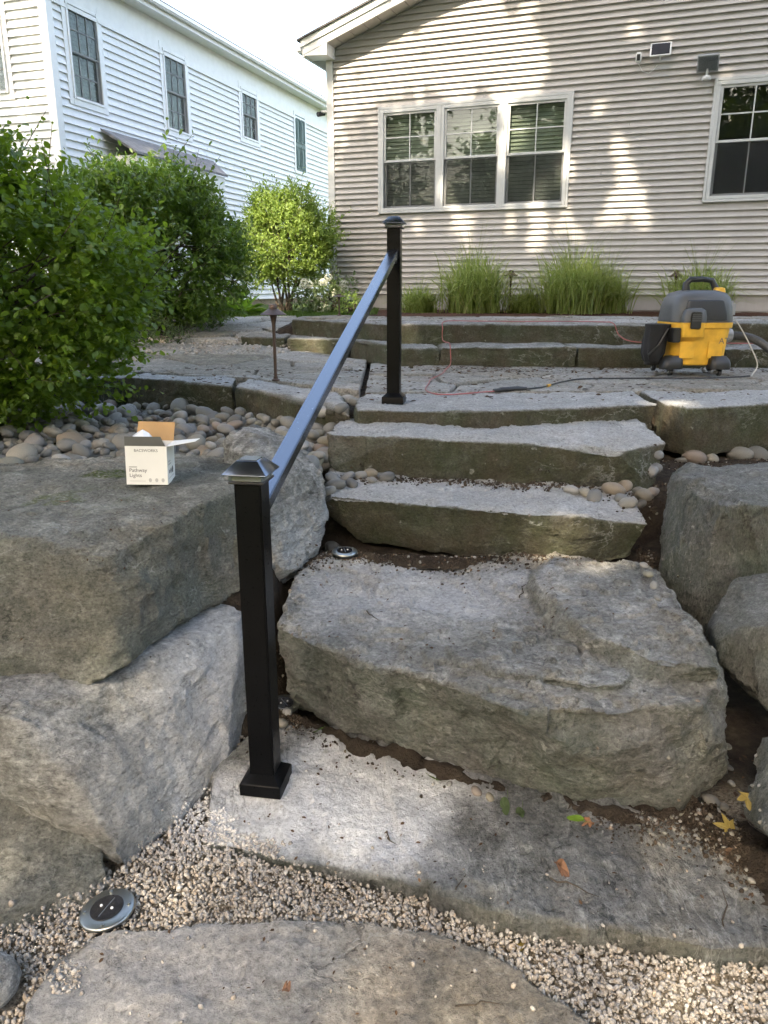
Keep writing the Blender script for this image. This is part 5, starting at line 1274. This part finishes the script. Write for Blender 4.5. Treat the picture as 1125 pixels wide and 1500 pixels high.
# ground cover, hosta, hydrangea by the path
def cover(name, lab, ells, n, size, mat, seed, width=.6, base=None, cat='plant'):
    return shrub(name, lab, base or (ells[0][0], ells[0][1], ells[0][2] - ells[0][5]), ells, n, 5, size, mat, seed, width, thin=0, twig=.1, trunks=2, cat=cat)
cover('ground_cover', 'pale silvery ground cover along the left side of the path', [(-2.55, 8.1, 1.02, .42, .45, .20), (-2.3, 8.9, 1.06, .40, .5, .18), (-2.9, 7.6, .98, .4, .4, .16), (-2.2, 9.7, 1.10, .3, .5, .15)], 800, .05, M['leaf_cover'], 6, base=(-2.5, 8.4, .92))
r_ = np.random.default_rng(9)
def rosette(name, lab, c, n, size, mat, seed, cat='plant'):
    r = np.random.default_rng(seed); e = empty(name, c); tag(e, lab, cat)
    a = r.uniform(0, 6.28, n); el = r.uniform(.15, 1.1, n)
    Dv = np.c_[np.cos(a) * np.cos(el), np.sin(a) * np.cos(el), np.sin(el)]; P = Dv * (size * .55)
    P[:, 2] *= .8
    leaf_mesh('leaves', P, Dv + np.array([0, 0, -.35]), np.c_[-np.cos(a) * .5, -np.sin(a) * .5, np.ones(n)], size * r.uniform(.7, 1.1, n), mat, e, 1.1, None, seed)
    st = MB()
    for k in range(n): st.tube([(0, 0, -.02), tuple(P[k] * .5 + np.array([0, 0, .02])), tuple(P[k])], .006, 5)
    st.build('stems', M['leaf_hosta'], e)
    return e
for k, (px, py, yd, s) in enumerate(((338, 448, 11.6, .30), (352, 452, 11.2, .26), (322, 455, 11.8, .26))):
    q = V(px, py, yd); rosette('hosta', ['bright hosta clump under the lime shrub, nearest to its stem', 'small low hosta at the front of the bright clumps', 'left hand hosta half behind the dark shrub'][k], (q.x, q.y, float(ground_z(q.x, q.y)) - .0), 26, s, M['leaf_hosta'], 30 + k)
hy = cover('hydrangea', 'white flowering hydrangea at the corner of the grey house', [(-.95, 11.9, 1.36, .36, .35, .28), (-.75, 11.6, 1.30, .25, .25, .2), (-.6, 11.8, 1.5, .2, .2, .2)], 330, .07, M['leaf_cover'], 8, .9, base=(-.9, 11.9, 1.1), cat='shrub')
for k in range(15):
    a = r_.uniform(0, 6.28); p = np.array([-.9 + .42 * r_.uniform(-1, 1), 11.55 + .1 * r_.uniform(-1, 1), 1.40 + .28 * r_.uniform(-1, 1)])
    u = unit(46, r_); leaf_mesh('flower_head', u * .055 * np.array([1, 1, .8]), np.cross(u, unit(46, r_)), u, np.full(46, .030), M['flower'], hy, 1.3, None, k).location = Vector(p) - hy.location
cover('yellow_plant', 'small yellow green plant at the foot of the house corner', [(-.48, 11.2, 1.27, .14, .14, .13)], 90, .05, M['leaf_lime'], 12, .6)

# ================================================================== ornamental grasses
def grass(lab, px, py, yd, H, n, spread, seed, col='blade'):
    q = V(px, py, yd); z = float(ground_z(q.x, q.y)); r = np.random.default_rng(seed)
    e = empty('ornamental_grass', (q.x, q.y, z)); tag(e, lab, 'grass clump', 'grass clumps along the house wall')
    K = 7; a = r.uniform(0, 6.28, n); h = H * r.uniform(.45, 1.08, n); out = spread * (.25 + .9 * r.random(n)); bx, by = .24 * spread * r.normal(size=n), .24 * spread * r.normal(size=n)
    w = .0055 * r.uniform(.7, 1.3, n); rows = []
    for k in range(K):
        t = k / (K - 1); rad = out * (.45 * t + .75 * t ** 2.0); zz = h * (t * 1.45 - (.30 + .75 * out / spread) * t ** 2.4)
        cx_, cy_ = bx + np.cos(a) * rad, by + np.sin(a) * rad; ww = w * (1 - t ** 2.2) + .0004
        px_, py_ = -np.sin(a + .6), np.cos(a + .6)
        rows.append(np.c_[cx_ - px_ * ww, cy_ - py_ * ww, zz]); rows.append(np.c_[cx_ + px_ * ww, cy_ + py_ * ww, zz])
    Vv = np.stack(rows, 1); b = (np.arange(n) * 2 * K)[:, None]
    F_ = np.concatenate([b + np.array([[2 * k, 2 * k + 1, 2 * k + 3, 2 * k + 2]]) for k in range(K - 1)])
    me = fast_mesh('blades', Vv.reshape(-1, 3), F_); attr(me, 'rnd', np.repeat(r.random(n), 2 * K)); link('blades', me, M[col], e)
    st = MB()                                                  # flowering stalks
    for k in range(14):
        b_ = r.uniform(0, 6.28); d_ = spread * r.uniform(.2, .8)
        st.tube([(0, 0, 0), (math.cos(b_) * d_ * .4, math.sin(b_) * d_ * .4, H * .8), (math.cos(b_) * d_, math.sin(b_) * d_, H * r.uniform(1.1, 1.35))], [.003, .002, .001], 4)
    st.build('stalks', M[col], e)
grass('tall grass clump below the triple window, left of the path light', 694, 455, 10.9, .95, 1200, .68, 1)
grass('wide grass clump below the triple window, right of the path light', 838, 452, 10.6, .95, 1300, .72, 2)
grass('wispy grass clump behind the right edge of the wide clump', 885, 452, 10.7, .75, 700, .5, 6)
grass('grass clump behind the vacuum', 1022, 448, 10.2, .7, 1000, .6, 3)
grass('low grass tuft right of the far post', 614, 458, 10.9, .42, 600, .42, 4)
grass('low grass tuft between the two large clumps', 768, 450, 10.8, .38, 500, .4, 5)
# lawn strip
r = np.random.default_rng(77); n = 9000
X = r.uniform(-4.5, -.1, n); Y_ = r.uniform(10.45, 13.0, n); keep = (Y_ > 10.5 + .1 * np.sin(X * 5)); X, Y_ = X[keep], Y_[keep]; n = len(X)
Z_ = ground_z(X, Y_); a = r.uniform(0, 6.28, n)
lw = leaf_mesh('lawn_grass', np.c_[X, Y_, Z_ - .005], np.c_[.45 * np.cos(a), .45 * np.sin(a), np.ones(n)], np.c_[-np.sin(a), np.cos(a), np.zeros(n)], r.uniform(.04, .085, n), M['lawn'], None, .22, None, 5)
tag(lw, 'green lawn strip beyond the path', 'lawn', kind='stuff')

# ================================================================== trees behind the viewpoint: their crowns shade the steps and dapple the house
GAPS = []                                                    # (point, radius): openings in the crowns that let the sun reach these places
def wallpt(px, py):
    rr = sight(px, py); nrm = Vector((math.sin(R(20.5)), math.cos(R(20.5)), 0)); t = (P0 - Vector((0, 0, CAM_Z))).dot(nrm) / rr.dot(nrm); return Vector((0, 0, CAM_Z)) + rr * t
for px, py, rr in [(700, 40, .52), (690, 90, .42), (735, 75, .36), (640, 60, .32), (600, 70, .26), (560, 90, .24), (512, 112, .22), (520, 130, .2), (550, 105, .16), (615, 135, .2), (675, 125, .3), (745, 125, .36), (780, 120, .22), (745, 165, .16), (738, 210, .18), (748, 195, .14), (735, 250, .14), (830, 230, .2), (880, 150, .14), (905, 215, .2), (915, 250, .22), (925, 290, .30), (900, 305, .26), (935, 320, .22), (790, 320, .24), (830, 330, .2), (750, 335, .16), (850, 345, .14), (1060, 355, .14), (1065, 110, .15), (930, 45, .12), (980, 60, .1), (500, 160, .14), (495, 190, .12), (830, 290, .14), (880, 330, .16), (690, 350, .13), (780, 360, .12), (690, 180, .12), (770, 175, .14), (760, 200, .10), (705, 195, .1)]:
    GAPS.append((wallpt(px, py), rr * .82))
_g = random.Random(12)
for _ in range(34): GAPS.append((wallpt(_g.uniform(495, 800), _g.uniform(15, 150)), _g.uniform(.12, .22)))
for _ in range(14): GAPS.append((wallpt(_g.uniform(560, 960), _g.uniform(220, 350)), _g.uniform(.12, .17)))
for p, rr in [(V(60, 60, 13.2), .22), (V(50, 110, 13.1), .26), (V(70, 140, 13.1), .2), (V(30, 40, 13.2), .16), (V(20, 150, 13.1), .2), (V(40, 150, 13.1), .16)]: GAPS.append((p, rr))
for p, rr in [(Vector((-1.5, 12.3, 2.2)), .55), (Vector((-1.2, 12.3, 1.9)), .4), (Vector((-1.9, 12.2, 1.8)), .35), (Vector((-.8, 11.7, 1.4)), .3), (V(865, 405, 10.6), .16), (V(850, 380, 10.6), .16), (V(690, 400, 10.9), .12), (V(445, 497, 7.7), .2), (V(470, 505, 7.7), .18), (V(605, 490, 7.3), .17), (V(420, 500, 7.8), .08), (V(850, 828, 3.1), .24), (V(885, 832, 3.1), .2), (V(965, 605, 4.5), .15), (V(992, 602, 4.55), .2), (V(545, 610, 4.45), .05), (U(230, 505, .93), .16), (U(300, 500, .93), .12), (U(200, 530, .86), .1), (U(800, 468, 1.19), .18), (U(1000, 470, 1.19), .15), (U(700, 470, 1.19), .14), (U(450, 545, .86), .06), (U(660, 540, .86), .05), (Vector((-2.5, 8.6, 2.9)), .3), (Vector((-2.9, 8.4, 2.85)), .25), (V(570, 565, 4.5), .03), (U(420, 480, 1.0), .15), (Vector((-.4, 11.2, 1.3)), .2), (U(1060, 468, 1.19), .15), (Vector((-2.6, 4.3, 2.35)), .10), (Vector((-1.7, 4.6, 1.8)), .09), (Vector((-2.1, 4.4, 2.1)), .08)]: GAPS.append((p, rr))
GP = np.array([p[:] for p, _ in GAPS]); GR = np.array([max(q, .13) for _, q in GAPS]); SD = np.array(TO_SUN[:])
def open_to_sun(P):
    keep = np.ones(len(P), bool)
    for g, rr in zip(GP, GR):
        d = P - g; t = d @ SD; perp = np.linalg.norm(d - t[:, None] * SD, axis=1)
        keep &= ~((t > 0.5) & (perp < rr))
    return keep
def tree(lab, base, trunk_h, ells, clumps, per, size, seed, rt=.24, cut=True):
    r = np.random.default_rng(seed); base = np.array(base, float); e = empty('tree', base); tag(e, lab, 'tree', 'trees behind the viewpoint')
    Cs = []
    vol = np.array([a[3] * a[4] * a[5] for a in ells])
    for _ in range(clumps):
        k = r.choice(len(ells), p=vol / vol.sum()); u = unit(1, r)[0]; q = r.random() ** .42
        Cs.append(np.array(ells[k][:3]) + u * np.array(ells[k][3:]) * q)
    Cs = np.array(Cs); P = np.repeat(Cs, per, 0) + r.normal(size=(clumps * per, 3)) * np.array([.5, .5, .26])
    if cut: P = P[open_to_sun(P)]
    n = len(P)
    leaf_mesh('crown', P, unit(n, r) + np.array([0, 0, -.3]), np.array([0, 0, 1.0]) + .8 * unit(n, r), size * r.uniform(.7, 1.25, n), M['leaf_tree'], e, 1.35, base, seed, np.array([(0, 0, 0), (.29, .5, .09), (0, 1.05, -.04), (-.29, .5, .09)]))
    b = MB(); top = base + np.array([0, 0, trunk_h]); b.tube([Vector(p - base) for p in (base - np.array([0, 0, .1]), base + np.array([.05, .02, trunk_h * .5]), top)], [rt * 1.25, rt, rt * .8], 12)
    for k in range(16):
        q = Cs[r.integers(len(Cs))]; m = top * .5 + q * .5 + np.array([0, 0, .3])
        b.tube([Vector(p - base) for p in (top - np.array([0, 0, r.uniform(0, trunk_h * .25)]), m, q)], [rt * .45, rt * .22, .02], 7)
    b.build('trunk', M['bark'], e, smooth=True); return e
tree('tall tree behind the viewpoint, shading the steps', (-4.6, -4.6, -.03), 6.5, [(-3.4, -2.6, 11.0, 6.2, 6.0, 3.2), (-1.0, 1.0, 12.5, 5.0, 4.2, 2.2), (-1.6, 4.6, 12.0, 4.4, 3.2, 1.9)], 3800, 30, .17, 101)
tree('tall tree to the right behind the viewpoint, dappling the gable', (4.2, -5.2, -.03), 6.5, [(2.4, -1.8, 11.4, 5.8, 5.8, 2.8), (3.4, 2.6, 13.2, 4.8, 3.6, 2.0)], 3000, 30, .17, 102)
tree('tree left of the garden, dappling the white house', (-10.2, 3.2, .6), 5.5, [(-8.6, 4.4, 10.6, 4.0, 4.6, 3.2)], 800, 30, .17, 103)
for k, (x, y) in enumerate(((-13, -17), (-4, -20), (5, -18), (14, -19), (22, -12), (-20, -8), (-11, -9), (-2.5, -11.5), (6, -10.5), (13, -6), (-16, 0), (14, 3))):  # last six are unseen, added to darken stone faces turned to the viewpoint
    tree(['leafy tree far behind the viewpoint, first from the left', 'leafy tree far behind the viewpoint, second from the left', 'leafy tree far behind the viewpoint, third from the left', 'leafy tree far behind the viewpoint, fourth from the left', 'leafy tree far to the right of the garden', 'leafy tree far to the left of the garden', 'unseen low branched tree added behind the viewpoint, left of the tall trees', 'unseen low branched tree added right behind the viewpoint', 'unseen low branched tree added behind the viewpoint, right of the tall trees', 'unseen low branched tree added at the right rear of the garden', 'unseen low branched tree added at the far left of the garden', 'unseen low branched tree added beside the steps on the right'][k], (x, y, -.03), 4.0 if k < 6 else 1.8, [(x, y, 8.0, 5.0, 4.0, 5.6) if k < 6 else (x, y, 4.6, 3.8, 2.6, 4.0)], 210 if k < 6 else 260, 26, .36, 110 + k, .2, False)

# ================================================================== fallen leaves, twigs, litter
def flat_leaf(name, lab, px, py, outline, size, mat, seed, curl=.12, group=None):
    hit = meet(px, py)
    if not hit: return
    rd2 = random.Random(seed); n = len(outline); rz = rd2.uniform(0, 6.28)
    vs = [(0, 0, .004)]
    for s_ in (.5, 1.0):
        for (x, y) in outline: vs.append((x * size * s_, y * size * s_, .004 + curl * size * s_ * (x * x + .5 * math.sin(3 * y + seed)) + rd2.uniform(-.02, .02) * size))
    fs = [(0, 1 + k, 1 + (k + 1) % n) for k in range(n)] + [(1 + k, 1 + n + k, 1 + n + (k + 1) % n, 1 + (k + 1) % n) for k in range(n)]
    o = raw(name, vs, fs, mat, None, False); o.location = (hit[0], hit[1], hit[2] + .004)
    q = hit[3].to_track_quat('Z', 'Y') if hit[3].z > .5 else Vector((0, 0, 1)).to_track_quat('Z', 'Y')
    o.rotation_mode = 'QUATERNION'; o.rotation_quaternion = q @ Matrix.Rotation(rz, 4, 'Z').to_quaternion()
    attr(o.data, 'rnd', [rd2.random()] * len(vs))
    st = MB().tube([(0, 0, .004), (-.4 * size, -.9 * size, .006), (-.5 * size, -1.5 * size, .01)], size * .025, 5).build('stalk', mat, o)
    attr(st.data, 'rnd', [.3] * len(st.data.vertices))
    return tag(o, lab, 'leaf', group)
OVAL = [(.42 * math.sin(a) * (1 - .25 * math.cos(a)), .95 * math.cos(a)) for a in [2 * math.pi * k / 14 for k in range(14)]]
MAPLE = []
for k in range(5):
    a = R(-108 + 54 * k); L_ = (.7, .9, 1.05, .9, .7)[k]
    MAPLE += [(math.sin(a - .40) * .42, math.cos(a - .40) * .42), (math.sin(a - .18) * L_ * .72, math.cos(a - .18) * L_ * .72), (math.sin(a) * L_, math.cos(a) * L_), (math.sin(a + .18) * L_ * .72, math.cos(a + .18) * L_ * .72)]
MAPLE += [(.12, -.32), (-.12, -.32)]
M['dry_yellow'] = leaf_mat('yellow_leaf', (.30, .22, .06), (.42, .33, .10), (.4, .3, .06), .6, .2)
M['dry_brown'] = leaf_mat('brown_leaf', (.16, .075, .04), (.30, .15, .08), (.3, .15, .06), .7, .15)
M['fresh_leaf'] = leaf_mat('fresh_leaf', (.07, .14, .02), (.14, .24, .03), (.2, .35, .03), .4, .2)
flat_leaf('fallen_leaf', 'large yellow maple leaf lying below the right boulders', 1068, 1218, MAPLE, .052, M['dry_yellow'], 1)
flat_leaf('fallen_leaf', 'curled yellow maple leaf leaning just above the large one', 1092, 1190, MAPLE, .042, M['dry_yellow'], 2, .4)
flat_leaf('fallen_leaf', 'bright green leaf at the foot of the massive boulder step', 845, 1171, OVAL, .026, M['fresh_leaf'], 3)
flat_leaf('fallen_leaf', 'dark green leaf on the slab under the massive step', 640, 1128, OVAL, .034, M['leaf_gloss'], 4)
flat_leaf('fallen_leaf', 'pale green narrow leaf in the dirt below the massive step', 742, 1152, OVAL, .032, M['leaf_cover'], 5)
flat_leaf('fallen_leaf', 'upright pale leaf right beside the narrow one', 765, 1155, OVAL, .030, M['leaf_cover'], 6, .5)
flat_leaf('fallen_leaf', 'crumpled red brown leaf in the middle of the lower slab', 822, 1276, OVAL, .030, M['dry_brown'], 7, .9)
flat_leaf('fallen_leaf', 'small shrivelled brown leaf near the back of the lower slab', 860, 1208, MAPLE, .022, M['dry_brown'], 8, .8)
flat_leaf('fallen_leaf', 'yellow green leaf lying on the gravel below the slab', 762, 1372, OVAL, .030, M['dry_yellow'], 9)
flat_leaf('fallen_leaf', 'small green leaf sprig on the dusty slab right of the post', 466, 1066, OVAL, .022, M['leaf_gloss'], 10)
flat_leaf('fallen_leaf', 'red brown leaf on the huge left boulder', 95, 738, OVAL, .022, M['dry_brown'], 11)
flat_leaf('fallen_leaf', 'dry brown leaf lying on the foreground flagstone', 420, 1452, OVAL, .020, M['dry_brown'], 12, .7)
# twigs
def twig(px, py, L_, ang, lab):
    p = Vector(meet(px, py)[:3])
    pts = []; rd2 = random.Random(int(px * 7 + py))
    for k in range(6):
        x, y = p.x + math.cos(ang) * L_ * (k / 5 - .5) + rd2.uniform(-.006, .006), p.y + math.sin(ang) * L_ * (k / 5 - .5) + rd2.uniform(-.006, .006)
        pts.append(Vector((x, y, drop(x, y)[0] + .005)))
    o = MB().tube([q - pts[0] for q in pts], [.0022, .0024, .002, .0018, .0014, .0008], 6).build('twig', M['bark'], None, smooth=True); o.location = pts[0]
    tag(o, lab, 'twig')
twig(572, 1230, .05, -1.0, 'short thick twig on the white dusted end of the slab')
twig(665, 1325, .16, 1.1, 'thin long twig on the gravel edge of the slab')
twig(840, 1300, .12, -.5, 'dark twig beside the crumpled brown leaf')
twig(1060, 1335, .12, 1.2, 'branched twig at the right end of the lower slab')
twig(545, 905, .08, -.9, 'small twig on the massive step, left of centre')
twig(765, 865, .12, 1.2, 'pale curved twig beside the hump of the massive step')
twig(700, 1475, .10, .1, 'dark twig on the foreground flagstone')
twig(230, 1300, .16, .9, 'twig in the gravel right of the big ground light')
# loose dry flakes
r = np.random.default_rng(4); LP, LN, LS = [], [], []
def scatter(n, x0, x1, y0, y1, s0, s1, zmax=9, zmin=-9):
    for _ in range(n):
        x, y = r.uniform(x0, x1), r.uniform(y0, y1)
        if r.random() > .25 + .9 * max(0, fbm(np.array([[x * 2.2, y * 2.2, 3.0]]), 3)[0] + .15): continue
        h, nr = drop(x, y)
        if nr.z < .55 or h > zmax or h < zmin: continue
        LP.append((x, y, h + .003)); LN.append(nr[:]); LS.append(r.uniform(s0, s1))
scatter(3000, -3.0, 4.6, 4.6, 6.6, .010, .046, 1.0)
scatter(1300, -.4, 4.6, 6.1, 6.6, .014, .04, 1.0)
scatter(900, -.6, 5.5, 7.6, 9.6, .012, .035)
scatter(600, -.2, 1.25, 3.6, 4.0, .008, .026, .64)
scatter(900, -.3, 1.25, 2.9, 3.35, .006, .024, .5)
scatter(260, -.3, 1.0, 2.1, 2.95, .004, .016)
scatter(260, -.35, 1.1, 1.75, 2.4, .004, .016, .12)
scatter(500, .9, 1.35, 1.5, 2.6, .008, .024, .2)
scatter(420, -.7, 1.1, 1.05, 1.9, .003, .014, .08)
scatter(380, -2.0, -.55, 2.0, 3.2, .004, .012)
scatter(260, -3.0, -.3, 3.2, 5.6, .010, .03, .8)
scatter(160, 1.3, 2.6, 3.5, 4.5, .010, .03, .8)
LP, LN, LS = np.array(LP), np.array(LN), np.array(LS)
lt = leaf_mesh('leaf_litter', LP, np.cross(LN, unit(len(LP), r)), LN + .35 * unit(len(LP), r), LS, M['litter'], None, .9, None, 8)
tag(lt, 'dry leaf crumbs strewn over the stones and patio', 'leaf litter', kind='stuff')
